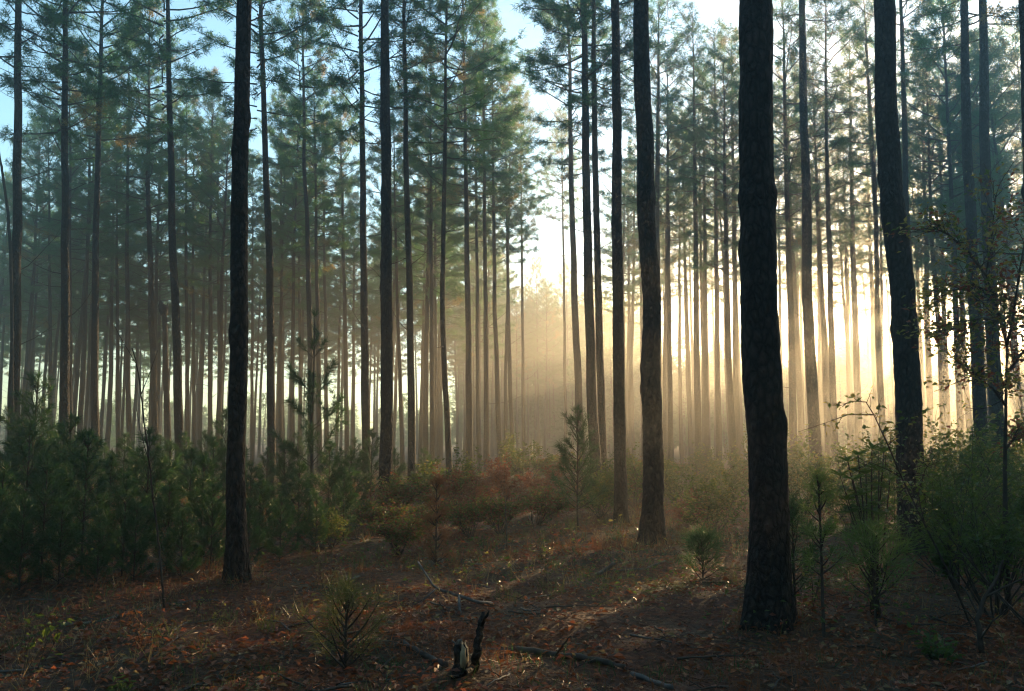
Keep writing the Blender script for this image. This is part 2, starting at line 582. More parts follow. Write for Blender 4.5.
# main pines measured in the photograph: (label, distance, [(y, x)...], width px)
PINES = [
    ('thickest near pine with flaking bark, dark trunk right of centre', 8.0, [(600, 768), (440, 766.5), (300, 760), (150, 756), (0, 754)], 38),
    ('dark near pine standing alone left of centre with small bark flakes', 10.1, [(560, 236.5), (440, 237), (300, 238.5), (150, 241), (0, 244)], 18.5),
    ('dark pine bowed to the left, standing right of the twin trunks', 13.8, [(530, 652), (400, 652.5), (300, 652), (200, 646), (100, 642.5), (0, 641.5)], 20.5),
    ('thick leaning pine at right with leafy twigs crossing its foot', 13.3, [(540, 913), (400, 907), (300, 901), (200, 891), (100, 885), (0, 882)], 26),
    ('straight slim pine close to the left of the bowed dark pine', 18.2, [(510, 621), (440, 620), (300, 618), (150, 616.5), (0, 615.5)], 12.5),
    ('straight thick dark pine left of the middle, right of the open sapling', 21, [(500, 387), (375, 386.5), (200, 386), (0, 384.5)], 13.2),
    ('left trunk of the twin pines behind the young pine', 27, [(480, 596), (400, 592), (300, 589), (150, 585.5), (0, 584)], 11),
    ('right trunk of the twin pines behind the young pine', 27.8, [(480, 604), (400, 601), (300, 598.5), (150, 595), (0, 593)], 8.5),
    ('leftmost dark pine with one bare upright limb beside it', 25, [(470, 12.5), (375, 15), (250, 16.5), (150, 17.5), (0, 18)], 11),
    ('dark pine with a thinner trunk close behind its right side, far left', 27, [(470, 65), (375, 64.5), (225, 65.5), (100, 64.5), (0, 65.5)], 9.8),
    ('third dark pine from the left edge, leaning slightly right', 32, [(460, 95.5), (375, 95), (225, 96), (150, 98), (0, 102.5)], 8),
    ('dark pine leaning left with a sunlit right edge, just left of the lone near pine', 29, [(450, 179.5), (375, 178), (300, 175), (200, 171), (0, 168)], 9.2),
    ('slim dark pine curving left, just right of the lone near pine', 26, [(470, 272), (375, 271), (275, 270), (150, 265), (0, 261)], 8.6),
    ('slender pine rising behind the tall open sapling, sunlit on its right edge', 38, [(450, 311), (375, 310.5), (250, 308), (150, 304), (0, 303)], 6.2),
    ('straight brown grey pine just left of the dark pine left of the middle', 29, [(470, 367), (375, 365), (300, 364), (150, 362.5), (0, 361)], 8.6),
    ('slim black pine just right of the dark pine left of the middle', 27, [(490, 411.5), (375, 411), (250, 408.5), (150, 406), (0, 404)], 8),
    ('wavy slim pine leaning left at its foot, fourth right of the black pine', 28, [(490, 450), (440, 448.5), (375, 445), (300, 442), (150, 444.5), (0, 446.5)], 6.2),
    ('straight misty pine with reddish brush at its foot, left of the lane', 37, [(480, 470), (375, 469), (250, 466.5), (150, 465.5), (0, 463)], 7),
    ('pale misty pine with lit right edge right of the thickest pine', 27, [(470, 816.5), (400, 812.5), (300, 808), (150, 805), (0, 802)], 12),
    ('slim pale pine right of the pale misty pine with lit edge', 34, [(460, 835.5), (400, 833), (300, 830.5), (150, 827), (0, 825.5)], 7),
    ('left one of the pair of pines behind the slim leafy tree', 24, [(450, 982), (375, 978), (250, 972), (150, 967), (0, 964)], 13),
    ('right one of the pair of pines behind the slim leafy tree', 25, [(450, 998), (375, 995), (250, 989), (150, 985), (0, 982.5)], 13),
    ('dark pine cut off by the right picture edge', 12, [(480, 1042), (300, 1036), (150, 1030), (0, 1024)], 16),
    ('grey pine half hidden behind the thick leaning pine, upper right', 31, [(460, 917), (300, 910), (200, 906), (100, 904), (0, 901)], 8.5),
    ('misty trunk just left of the twin pines, rising behind the young pine', 40, [(480, 582), (400, 579), (300, 574), (150, 571)], 8),
    ('hazy pine right of the bowed pine, straight and yellow lit', 42, [(450, 671), (375, 669.5), (200, 668), (0, 667.5)], 5.6),
    ('brownish pine in the glow midway between the bowed pine and the thickest pine', 40, [(460, 698.5), (375, 697), (150, 695), (0, 692)], 7),
    ('pale pine close right of the brownish pine in the glow', 46, [(455, 707), (375, 706), (150, 704)], 6),
    ('straight pine in the glow, second to the left of the thickest pine', 44, [(455, 719), (375, 717.5), (150, 715.5), (0, 714)], 6.2),
    ('pale trunk almost touching the left side of the thickest pine', 46, [(455, 738), (375, 736), (150, 733)], 6.5),
    ('thin pale tree right of the yellow lit straight pine', 58, [(450, 681.5), (375, 680), (150, 679)], 4),
    ('thin slanting pale tree between two hazy pines, right of the bowed pine', 58, [(450, 691), (375, 687.5), (300, 685.5), (150, 683)], 4),
    ('misty brown pine midway between the black pine and the wavy pine', 44, [(460, 432), (375, 432), (200, 431), (0, 430)], 5.6),
    ('misty pine just right of the straight pine with reddish brush', 47, [(460, 479), (375, 477.5), (150, 476)], 4.6),
    ('hazy pine second right of the straight pine with reddish brush', 41, [(470, 486.5), (375, 486), (150, 484), (0, 483)], 5.6),
    ('hazy pine leaning left at left border of the bright lane', 43, [(470, 500), (375, 497), (300, 494.5), (150, 493)], 5.4),
    ('left stem of two crossing hazy pines at the lane', 50, [(465, 505.5), (375, 505.5), (300, 507.5), (150, 510)], 4.2),
    ('right stem of two crossing hazy pines at the lane', 49, [(465, 513), (375, 510), (300, 508), (150, 506)], 4.6),
    ('pale brown trunk leaning left behind the slim black pine', 44, [(460, 402.5), (375, 400), (300, 397), (150, 394)], 4.4),
    ('slim pine half hidden by the second dark pine, far left', 42, [(450, 71), (375, 70.2), (225, 70), (0, 69)], 4.6),
    ('slender pine with bare forked limbs between two dark pines, far left', 48, [(450, 51), (375, 50), (225, 49.5), (150, 48.5)], 4.2),
    ('misty trunk left of the broken snag, wider than its neighbours', 40, [(450, 155), (375, 154), (300, 151), (150, 148)], 7),
    ('slim trunk behind the bare bent stem, left half', 50, [(450, 118), (375, 117.5), (225, 117), (150, 116.5)], 4.4),
    ('brown trunk wrapped in undergrowth behind the bare bent stem', 46, [(450, 129.5), (375, 128), (225, 127)], 5.4),
    ('thin pine close right of the leaning pine with sunlit edge, nearer of two', 50, [(450, 188), (375, 187), (225, 186)], 4.4),
    ('thin pine close right of the leaning pine with sunlit edge, farther of two', 56, [(450, 194), (375, 193.5), (225, 193)], 3.8),
    ('brown misty pine left of the lone near pine', 48, [(450, 210), (375, 210), (225, 210.5)], 5),
    ('misty pine almost touching the left side of the lone near pine', 52, [(450, 220), (375, 219.5), (225, 218)], 4.4),
    ('pale trunk almost touching the right side of the lone near pine', 58, [(450, 252), (375, 252), (225, 253)], 3.6),
    ('pale pine right of the slim dark curving pine', 54, [(450, 282.5), (375, 282), (225, 281)], 4.6),
    ('misty pine right of the tall open sapling', 50, [(450, 347), (375, 346), (225, 343), (150, 341)], 5),
    ('trunk just behind the slender pine at the tall open sapling', 44, [(450, 319.5), (375, 318.5), (225, 316)], 5.4),
    ('thin pine seen through the right branches of the tall open sapling', 56, [(450, 327), (375, 326), (225, 324)], 4.2),
    ('thin dark pine seen through left branches of the tall open sapling', 56, [(450, 300.5), (375, 300), (225, 299)], 3.6),
    ('thin pine at left of the two seen through the open sapling', 62, [(450, 293.5), (375, 293), (225, 292)], 3.2),
    ('pale wide trunk in the brightest glow left of the thick leaning pine', 46, [(455, 860), (375, 857), (250, 853), (100, 850)], 7.4),
    ('pale thin trunk beside a wide one, left of the thick leaning pine', 54, [(455, 850), (375, 848.5), (250, 846)], 4.8),
    ('faint trunk just left of the thick leaning pine', 60, [(450, 876), (375, 874), (250, 870)], 4.6),
    ('faint trunk almost touching the right side of the thickest pine', 58, [(450, 783), (375, 781), (150, 778)], 4.2),
    ('faint pale pine midway between the thickest pine and its pale lit neighbour', 60, [(450, 800), (375, 799), (150, 796)], 4.2),
    ('faint trunk just right of the thick leaning pine', 56, [(450, 922), (375, 920), (150, 917)], 4.2),
    ('pale trunk in bright mist right of the thick leaning pine', 46, [(450, 931), (375, 929), (200, 925)], 6.2),
    ('pale trunk left of the pair behind the slim leafy tree', 46, [(450, 948), (375, 946), (150, 940)], 5.8),
    ('thin pale trunk touching a pale one, left of the pair of pines', 58, [(450, 941.5), (375, 940), (150, 935)], 4),
    ('thin tall pine whose high crown leans over the lane from the left', 60, [(455, 524), (375, 523), (150, 521)], 3.8, 'tall pines of the wood', 26, 0.6),
    ('thin tall pine in the lane with a high crown right of the sky gap', 64, [(455, 566), (375, 565), (150, 562)], 3.6, 'tall pines of the wood', 26, 0.66),
    ('faint trunk nearest to the left of the pair of pines', 60, [(450, 965), (375, 963), (150, 958)], 4.4),
]
for p in PINES:
    pine(*p)

# ------------------------------------------------------------------ far pines: seen as thin stems and crowns in the mist
FAR_TRUNK = []
for k in range(5):
    rnd = random.Random(70 + k)
    Ht = 20.0
    path = [(0, 0, 0), (rnd.uniform(-.08, .08), 0, 5), (rnd.uniform(-.15, .15), rnd.uniform(-.1, .1), 11), (rnd.uniform(-.25, .25), 0, Ht)]
    FAR_TRUNK.append((trunk_mesh(path, lambda z: 0.135 * (1.04 - 0.68 * max(0, z) / 20 - 0.3 * (max(0, z) / 20) ** 3 + 0.3 * math.exp(-max(z, -.1) / .3)), 0, 300 + k, 9, 11.5), path))


def zone_label(px, D):
    px = max(px, 0)
    names = [(0, 64, 'the left picture edge and the second dark pine'), (64, 168, 'the second dark pine and the sunlit edged leaning pine'),
             (168, 237, 'the sunlit edged leaning pine and the lone near pine'), (237, 310, 'the lone near pine and the open sapling'),
             (310, 386, 'the open sapling and the dark pine left of the middle'), (386, 445, 'the dark pine left of the middle and the wavy pine'),
             (445, 515, 'the wavy pine and the lane'), (515, 585, 'the lane and the twin pines'), (585, 652, 'the twin pines and the bowed pine'),
             (652, 760, 'the bowed pine and the thickest pine'), (760, 905, 'the thickest pine and the thick leaning pine'),
             (905, 985, 'the thick leaning pine and the pair of pines'), (985, 2000, 'the pair of pines and the right picture edge')]
    for a, b, t in names:
        if a <= px < b:
            how = 'thin misty stem' if D < 78 else ('faint misty stem' if D < 100 else 'faintest stem')
            return how + ' between ' + t
    return 'thin misty stem left of the leftmost dark pine'


def far_pines():
    rnd = random.Random(5)
    placed = []
    tries = 0
    fixed = [(522, 108), (528, 112), (534, 118), (538, 110), (545, 124), (549, 115), (555, 112), (561, 126), (517, 96)]
    out = []
    for px, D in fixed:
        out.append((at(px, 440, D).x, D, px))
    while len(out) < 231 and tries < 9000:
        tries += 1
        px = rnd.uniform(-25, 1050) if rnd.random() < 0.93 else rnd.uniform(600, 1075)
        D = rnd.uniform(44, 118) if px < 600 else rnd.uniform(37, 80)
        if px > 600 and D > 80:
            continue          # the wood ends sooner towards the sun
        x = at(px, 440, D).x
        if abs(x - D * 0.040) < 3.9 + 0.01 * D and D < 92:
            continue          # the open lane
        if any((x - q[0]) ** 2 + (D - q[1]) ** 2 < 2.3 ** 2 for q in out) or any((x - q[0]) ** 2 + (D - q[1]) ** 2 < 2.2 ** 2 for q in TREES_XY):
            continue
        out.append((x, D, px))
    for i, (x, D, px) in enumerate(out):
        sc = rnd.uniform(0.88, 1.16)
        if i < 9:
            sc = rnd.uniform(0.85, 0.98)
        tm, path = FAR_TRUNK[i % 5]
        z = ghf(x, D)
        lab = zone_label(px, D)
        root = thing('pine_tree', lab, 'tree', (x, D, z), 'misty pines ' + lab.split(' stem ')[-1] + (' nearer row' if D < 78 else ' middle row' if D < 100 else ' far row'))
        root.scale = (sc * rnd.uniform(0.85, 1.2),) * 2 + (sc,)
        root.rotation_euler = (rnd.gauss(0, .014), rnd.gauss(0, .014), rnd.uniform(0, 6.28))
        link_copy(tm, 'trunk', root)
        zc = rnd.uniform(8.3, 10.6) if px < 600 else 8.5 + (D - 37) * 0.105 + rnd.uniform(-.4, 1.6)
        dense = px >= 600 and -3.0 < x * math.cos(SUN_AZ) - D * math.sin(SUN_AZ) < 2.5  # fuller, lower crowns along the sun line, shaped to shade the near haze
        if dense:
            zc = 7.6 + (D - 37) * 0.10 + rnd.uniform(-.4, .8)
        f = (zc - 5) / 6 if zc < 11 else 1 + 0
        cx = path[2][0] * min(1, f) + path[1][0] * (1 - min(1, f)); cy = path[2][1] * min(1, f)
        ax = Vector((path[3][0] - cx, path[3][1] - cy, 20 - zc)).normalized()
        q = Vector((0, 0, 1)).rotation_difference(ax) @ Quaternion((0, 0, 1), rnd.uniform(0, 6.28))
        link_copy((CROWNS if px < 600 or dense else LACY)[rnd.randrange(5)], 'crown', root, (cx, cy, zc), q, (20 - zc) / CROWN_H * 1.02)


far_pines()


# ------------------------------------------------------------------ pine saplings
def sapling(name, label, height, seed, needle=M_SAPN, spread=1.0, whorl=0.42, dens=1.0, nl=0.2, loc=(0, 0, 0), group=None, cat='sapling', low=0.12, width=0.006):
    global RNG
    RNG = np.random.default_rng(seed)
    rnd = random.Random(seed)
    root = thing(name, label, cat, loc, group)
    st = MB(); fo = MB()
    pts = []
    p = Vector((0, 0, -0.12))
    n = 14
    for i in range(n + 1):
        pts.append(p.copy())
        p = p + Vector((rnd.uniform(-.02, .02), rnd.uniform(-.02, .02), 1)) * ((height + 0.12) / n)
    st.tube(pts, [0.008 + 0.012 * height / 2 * (1 - i / n) for i in range(n + 1)], M_TWIG, 7)

    def sp(z):
        f = max(0, min(n - 1e-3, (z + 0.12) / (height + 0.12) * n)); i = int(f)
        return pts[i].lerp(pts[i + 1], f - i)
    B, Dr, Le = [], [], []

    def tuft(c, d, k, sprd=0.9):
        cnt = max(5, int(k * dens))
        B.append(np.array(c)[None, :] + RNG.normal(size=(cnt, 3)) * 0.02)
        Dr.append(rdirs(np.array(d), cnt, sprd)); Le.append(RNG.uniform(0.65, 1.1, cnt) * nl)
    z = height * low
    while z < height * 0.97:
        t = z / height
        nb = rnd.randint(4, 6)
        a0 = rnd.uniform(0, 6.28)
        ln0 = height * 0.30 * spread * (1 - t) ** 0.75 * (0.65 + 0.35 * min(1, t / 0.25)) + 0.08
        for k in range(nb):
            az = a0 + k * 2 * PI / nb + rnd.uniform(-.35, .35)
            ln = ln0 * rnd.uniform(0.55, 1.2)
            el = math.radians(rnd.uniform(12, 38) + 20 * t)
            o = sp(z + rnd.uniform(-.06, .06))
            q = o.copy(); pl = [q.copy()]
            for i in range(4):
                el += math.radians(rnd.uniform(0, 10))
                q = q + Vector((math.cos(az) * math.cos(el), math.sin(az) * math.cos(el), math.sin(el))) * ln / 4
                pl.append(q.copy())
            st.tube(pl, [0.009, 0.008, 0.006, 0.005, 0.003], M_TWIG, 4, cap=False)
            ntu = max(2, int(ln / 0.085))
            for i in range(ntu):
                s = 0.35 + 0.65 * (i + 1) / ntu
                f = s * 4 - 1e-3; j = int(f)
                c = pl[j].lerp(pl[j + 1], f - j)
                d = (pl[j + 1] - pl[j]).normalized()
                tuft(c, d, 20 if i < ntu - 1 else 42, 0.85)
            if ln > 0.5:
                for s in range(2):
                    j = rnd.randint(1, 3)
                    d = (pl[j + 1] - pl[j]).normalized()
                    d2 = (d + Vector((rnd.uniform(-1, 1), rnd.uniform(-1, 1), 0.2)) * 0.8).normalized()
                    e = pl[j] + d2 * ln * 0.35
                    st.tube([pl[j], e], [0.005, 0.003], M_TWIG, 3, cap=False)
                    tuft(e, d2, 36, 0.85); tuft(pl[j].lerp(e, 0.6), d2, 18, 0.9)
        z += whorl * rnd.uniform(0.75, 1.2)
    tuft(pts[-1], (0, 0, 1), 60, 0.7)
    tuft(pts[-2], (0, 0, 1), 40, 0.8)
    nbd = sum(len(x) for x in B)
    fo.blades(np.concatenate(B), np.concatenate(Dr), np.concatenate(Le), RNG.uniform(0.8, 1.3, nbd) * width, needle, 0.18)
    st.build('stem', root)
    fo.build('foliage', root, smooth=False)
    return root


# open tall sapling in front of the slender pine
g = on_ground(311, 530)
sapling('pine_sapling', 'tall open pine sapling with separate tufted whorls at left of the middle', 4.05, 21, spread=0.98, whorl=0.66, dens=0.8, loc=at(312, 530, 17.5) * 1, width=0.010, nl=0.22, low=0.1)
bpy.data.objects['pine_sapling'].location = (at(312, 442, 17.5).x, 17.5, ghf(at(312, 442, 17.5).x, 17.5))
x = at(577, 442, 16).x
s = sapling('pine_sapling', 'bushy young pine standing before the twin pines', 2.15, 22, spread=1.2, whorl=0.2, dens=0.62, width=0.009, nl=0.16, low=0.2)
s.location = (x, 16, ghf(x, 16))
# dense thicket at left
P1 = sapling('pine_sapling', 'dark dense pine sapling in the left thicket', 2.1, 31, spread=1.25, whorl=0.27, dens=0.9, width=0.009, low=0.08)
P2 = sapling('pine_sapling', 'dark dense pine sapling in the left thicket', 2.4, 32, spread=1.1, whorl=0.3, dens=0.9, width=0.009, low=0.08)
P3 = sapling('pine_sapling', 'dark dense pine sapling in the left thicket', 1.8, 33, spread=1.35, whorl=0.25, dens=0.9, width=0.009, low=0.06)
thicket = [(-5, 9.7, .5), (28, 9.6, .42), (66, 9.8, .5), (104, 9.7, .44), (140, 10.2, .5), (186, 10.4, .46), (215, 11.2, .5), (252, 11.8, .5), (283, 12.4, .5), (318, 13.4, .5), (345, 14.6, .55),
    (6, 10.6, 0.85), (48, 10.2, 0.72), (88, 11.0, 0.78), (128, 10.6, 0.7), (172, 10.9, 0.72), (205, 11.6, 0.68),
    (-20, 12.5, 1.0), (30, 13.0, 0.92), (70, 13.4, 0.85), (112, 13.2, 0.8), (150, 13.0, 0.86), (192, 13.6, 0.8), (262, 13.0, 0.62), (300, 13.8, 0.6),
    (34, 16.0, 1.15), (8, 17.0, 1.0), (58, 17.0, 0.95), (92, 16.4, 0.9), (138, 16.2, 0.92), (170, 17.2, 0.88), (214, 16.0, 0.9), (252, 16.4, 0.85), (285, 17.4, 0.8), (330, 16.8, 0.75), (352, 18.5, 0.8),
    (20, 22, 1.05), (75, 23, 1.0), (125, 22, 1.05), (185, 23, 0.95), (225, 22, 1.0), (268, 23, 0.95), (340, 23, 0.9), (372, 22, 0.8), (395, 25, 0.8), (425, 26, 0.7), (45, 29, 1.1), (105, 30, 1.0), (160, 29, 1.1), (205, 31, 1.0), (240, 29, 1.0), (298, 30, 1.0), (355, 31, 0.95)]


def row_word(D):
    return 'front row' if D < 12 else 'second row' if D < 15 else 'third row' if D < 20 else 'fourth row' if D < 27 else 'rearmost row'


for i, (px, D, sc) in enumerate(thicket):
    rnd = random.Random(i)
    x = at(px, 442, D).x
    src = (P1, P2, P3)[i % 3]
    loc = (x, D, ghf(x, D))
    lab = 'dense dark sapling in the left thicket, %s, %s' % (row_word(D), 'left of the lone near pine' if px < 237 else 'right of it')
    if i == 25:
        lab = 'tallest sapling of the left thicket, between the two leftmost dark pines'
    if px > 365 and D > 20:
        lab = 'low pine sapling in undergrowth around the dark pine left of the middle'
    if i < 3:
        src.location = loc; src.rotation_euler.z = rnd.uniform(0, 6); src.scale = (sc,) * 3; src['label'] = lab; src['group'] = 'saplings: ' + lab
        continue
    o = dup(src, loc, rnd.uniform(0, 6.28), sc * rnd.uniform(0.70, 1.0), lab, 'saplings: ' + lab)

# small needled plants right of the thickest pine and in the foreground
x = at(817, 442, 7.6).x
s = sapling('pine_sapling', 'spindly young pine with a thin bare stem right of the thickest pine', 1.28, 41, M_SUNLIT, spread=0.62, whorl=0.2, dens=0.8, nl=0.17, low=0.42, width=0.005)
s.location = (x, 7.6, ghf(x, 7.6))
x = at(868, 442, 7.9).x
s = sapling('pine_sapling', 'low bushy pine seedling with long bright needles, left of the thick leaning pine', 0.80, 42, M_SUNLIT, spread=2.1, whorl=0.24, dens=0.6, nl=0.29, low=0.25, width=0.006)
s.location = (x, 7.9, ghf(x, 7.9))
x = at(790, 442, 8.8).x
s = sapling('pine_sapling', 'small dark pine seedling close behind the foot of the thickest pine', 0.95, 43, spread=1.0, whorl=0.18, dens=0.9, nl=0.2, low=0.15, width=0.006)
s.location = (x, 8.8, ghf(x, 8.8))
x = at(350, 442, 6.6).x
s = sapling('pine_sapling', 'wispy yellow green pine seedling in the foreground, left of the broken stump', 0.55, 44, M_GRASS, spread=2.3, whorl=0.11, dens=0.55, nl=0.22, low=0.04, width=0.004)
s.location = (x, 6.6, ghf(x, 6.6))
x = at(700, 442, 10.5).x
s = sapling('pine_sapling', 'tiny pine seedling on open litter between the bowed and the thickest pine', 0.42, 45, spread=2.2, whorl=0.12, dens=0.9, nl=0.22, low=0.1, width=0.005)
s.location = (x, 10.5, ghf(x, 10.5))
x = at(437, 442, 12.0).x
s = sapling('dead_sapling', 'upright dead sapling with rusty hanging needles, left of the lane', 1.15, 46, M_RUST, spread=0.45, whorl=0.16, dens=0.6, nl=0.15, low=0.05, width=0.006, cat='dead sapling')
s.location = (x, 12.0, ghf(x, 12.0))


# ------------------------------------------------------------------ broadleaf shrubs
def grow(b, leafpts, o, d, ln, r, depth, rnd, twist=0.5, up=0.15, m=M_TWIG):
    """a wandering stem that forks; leaf points are gathered on its thin ends"""
    seg = 5
    pts = [o.copy()]
    p = o.copy()
    for i in range(seg):
        d = (d + Vector((rnd.uniform(-1, 1), rnd.uniform(-1, 1), rnd.uniform(-1, 1) + up)) * twist * 0.35).normalized()
        p = p + d * ln / seg
        pts.append(p.copy())
    b.tube(pts, [r * (1 - 0.5 * i / seg) for i in range(seg + 1)], m, 5 if r > 0.006 else 4, cap=False)
    if depth <= 1:
        for i in range(1, seg + 1):
            leafpts.append((pts[i], d.copy()))
    if depth > 0:
        for k in range(rnd.randint(2, 4)):
            j = rnd.randint(2, seg)
            dd = (d + Vector((rnd.uniform(-1, 1), rnd.uniform(-1, 1), rnd.uniform(-0.5, 0.9))) * 0.85).normalized()
            grow(b, leafpts, pts[j], dd, ln * rnd.uniform(0.45, 0.75), r * 0.5, depth - 1, rnd, twist, up, m)


def put_leaves(b, leafpts, n_each, size, m_list, rnd, spread=0.03):
    for m, share in m_list:
        B, Dv = [], []
        for p, d in leafpts:
            for k in range(n_each):
                if rnd.random() < share:
                    B.append((p.x + rnd.gauss(0, spread), p.y + rnd.gauss(0, spread), p.z + rnd.gauss(0, spread)))
                    Dv.append((d.x + rnd.gauss(0, 0.7), d.y + rnd.gauss(0, 0.7), d.z * 0.3 + rnd.gauss(-0.1, 0.45)))
        if not B:
            continue
        B = np.array(B); Dv = np.array(Dv)
        nr = RNG.normal(size=B.shape) * 0.55 + np.array([[0, 0, 1.0]])
        L = RNG.uniform(0.7, 1.25, len(B)) * size
        b.leaves(B, Dv, nr, L, L * RNG.uniform(0.42, 0.6, len(B)), m)


def shrub(name, label, seed, height, stems, leaf, n_each, mats, loc, lean=0.45, depth=2, cat='shrub', group=None, r=0.011):
    global RNG
    RNG = np.random.default_rng(seed)
    rnd = random.Random(seed)
    root = thing(name, label, cat, loc, group)
    st = MB(); fo = MB(); lp = []
    for k in range(stems):
        az = rnd.uniform(0, 6.28)
        d = Vector((math.cos(az) * lean * rnd.uniform(0.4, 1.3), math.sin(az) * lean * rnd.uniform(0.4, 1.3), 1)).normalized()
        o = Vector((math.cos(az) * 0.015, math.sin(az) * 0.015, -0.06))
        grow(st, lp, o, d, height * rnd.uniform(0.5, 0.75), r, depth, rnd)
    st.build('stems', root)
    put_leaves(fo, lp, n_each, leaf, mats, rnd)
    fo.build('foliage', root, smooth=False)
    return root


def gl(px, D):
    x = at(px, 442, D).x
    return (x, D, ghf(x, D))


shrub('leafy_shrub', 'big dark leafy shrub under the slim leafy tree at right edge', 61, 1.35, 12, 0.055, 3, [(M_LEAF, .8), (M_LEAFY, .08)], gl(985, 9.6), 0.7)
shrub('leafy_shrub', 'fine leaved shrub between the thick leaning pine and the pair of pines', 62, 1.7, 10, 0.06, 3, [(M_LEAF, .75), (M_LEAFY, .2)], gl(957, 12.5), 0.45)
shrub('leafy_shrub', 'dark low shrub at the foot of the pair of pines', 63, 1.25, 9, 0.055, 3, [(M_LEAF, .9)], gl(938, 10.5), 0.8)
shrub('leafy_shrub', 'dark bush cut by the right picture edge, lower right', 64, 1.3, 10, 0.05, 3, [(M_LEAF, .9)], gl(1030, 7.4), 0.7)
shrub('leafy_shrub', 'dense dark shrub in the lower right corner behind the bare forked shrub', 68, 1.15, 12, 0.055, 5, [(M_LEAF, .9)], gl(985, 8.0), 0.75)
shrub('leafy_shrub', 'low dark leafy shrub right of the foot of the thick leaning pine', 69, 0.8, 10, 0.055, 5, [(M_LEAF, .9)], gl(952, 9.6), 0.8)
# generic bushes in the haze
B1 = shrub('leafy_shrub', 'bush', 65, 1.15, 10, 0.075, 3, [(M_LEAF, .7), (M_LEAFY, .2)], (0, 0, 0), 0.8)
B2 = shrub('leafy_shrub', 'bush', 66, 0.9, 10, 0.07, 3, [(M_LEAF, .55), (M_LEAFR, .3), (M_LEAFY, .1)], (0, 0, 0), 0.9)
B3 = shrub('leafy_shrub', 'bush', 67, 0.8, 9, 0.07, 3, [(M_LEAFR, .65), (M_RUST, .25)], (0, 0, 0), 0.9)
bush = [
    (B1, 678, 23, 0.9, 'hazy green bush between the bowed pine and the thickest pine, nearest the bowed pine'),
    (B1, 722, 25, 0.95, 'hazy green bush close left of the thickest pine'),
    (B1, 700, 32, 1.2, 'sunlit hazy bush behind two other bushes left of the thickest pine'),
    (B1, 634, 22, 1.15, 'yellow green bush between the twin pines and the bowed pine'),
    (B1, 800, 19, 1.3, 'bright green bush right of the thickest pine'),
    (B1, 832, 23, 1.5, 'bush under the pale slim pine right of the thickest pine'),
    (B1, 862, 18, 1.3, 'bush just left of the thick leaning pine in bright haze'),
    (B1, 885, 26, 1.5, 'farther bush behind the thick leaning pine'),
    (B1, 955, 19, 1.5, 'hazy bush before the left one of the pair of pines'),
    (B1, 1005, 18, 1.5, 'dark bush behind the stem of the slim leafy tree'),
    (B3, 512, 21, 1.3, 'reddish bush in the lane, nearest and left'),
    (B3, 545, 24, 1.1, 'reddish bush in the middle of the lane'),
    (B3, 485, 23, 1.3, 'reddish bush at the foot of the straight misty pine'),
    (B3, 462, 19, 1.1, 'rusty bush right of the wavy pine foot'),
    (B2, 415, 15, 0.7, 'green and rusty bush below the slim black pine'),
    (B2, 400, 13.4, 0.75, 'low pale leaved bush between the dead rusty sapling and the near pine'),
    (B2, 500, 15.5, 0.85, 'low dark bush in front of the reddish bushes'),
    (B2, 535, 17.5, 0.95, 'low dark bush left of the bushy young pine'),
    (B2, 470, 15, 0.8, 'low green bush right of the dead rusty sapling'),
    (B1, 440, 20, 1.1, 'green bush between the slim black pine and the wavy pine'),
    (B1, 525, 32, 1.4, 'yellow green bush far down the lane at left'),
    (B2, 558, 34, 1.4, 'faint bush far down the lane at right'),
    (B1, 600, 19.5, 0.9, 'dark green bush at the foot of the twin pines'),
    (B3, 636, 26, 1.2, 'rusty bush behind the bowed pine'),
    (B3, 690, 18, 0.7, 'small orange bush right of the bowed pine foot'),
    (B1, 760, 30, 1.6, 'hazy bush hidden partly by the thickest pine'),
    (B2, 395, 18.5, 1.1, 'mixed green bush at the foot of the dark pine left of the middle'),
    (B2, 372, 15.5, 0.8, 'green bush at the right end of the left thicket'),
    (B1, 664, 27, 1.05, 'hazy bush seen just right of the bowed pine'),
    (B2, 745, 27, 1.05, 'mottled hazy bush touching the left side of the thickest pine'),
    (B1, 790, 26, 1.12, 'hazy bush touching the right side of the thickest pine'),
    (B1, 815, 30, 1.18, 'pale low bush behind the lit edged pale pine'),
    (B2, 850, 29, 1.12, 'pale low bush between the slim pale pine and the thick leaning pine'),
    (B1, 925, 24, 1.05, 'hazy bush just right of the thick leaning pine'),
    (B1, 960, 28, 1.18, 'pale low bush left of the pair of pines, farther back'),
    (B1, 1018, 25, 1.8, 'tall hazy bush right of the pair of pines'),
    (B1, 712, 16.5, 0.95, 'green low bush on open litter left of the thickest pine'),
    (B1, 845, 16.5, 0.8, 'dark green bush behind the whorled shrub'),
    (B2, 670, 33, 1.05, 'faint bush behind the tall hazy bush at the bowed pine'),
    (B1, 628, 30, 0.93, 'pale low bush between the straight slim pine and the bowed pine'),
    (B1, 1045, 16, 1.7, 'dark bush partly cut by the right edge, mid distance'),
    (B1, 990, 14, 1.4, 'dark bush at the foot of the right pine of the pair'),
    (B1, 335, 14.0, 0.5, 'dark green bush below the open sapling'),
]
used = set()
for i, (src, px, D, sc, lab) in enumerate(bush):
    rnd = random.Random(400 + i)
    lab = lab
    if src.name not in used:
        used.add(src.name)
        src.location = gl(px, D); src.scale = (sc,) * 3; src['label'] = lab; src['group'] = 'undergrowth bushes'
        continue
    dup(src, gl(px, D), rnd.uniform(0, 6.28), (sc * rnd.uniform(.95, 1.2), sc * rnd.uniform(.95, 1.2), sc), lab, 'undergrowth bushes')


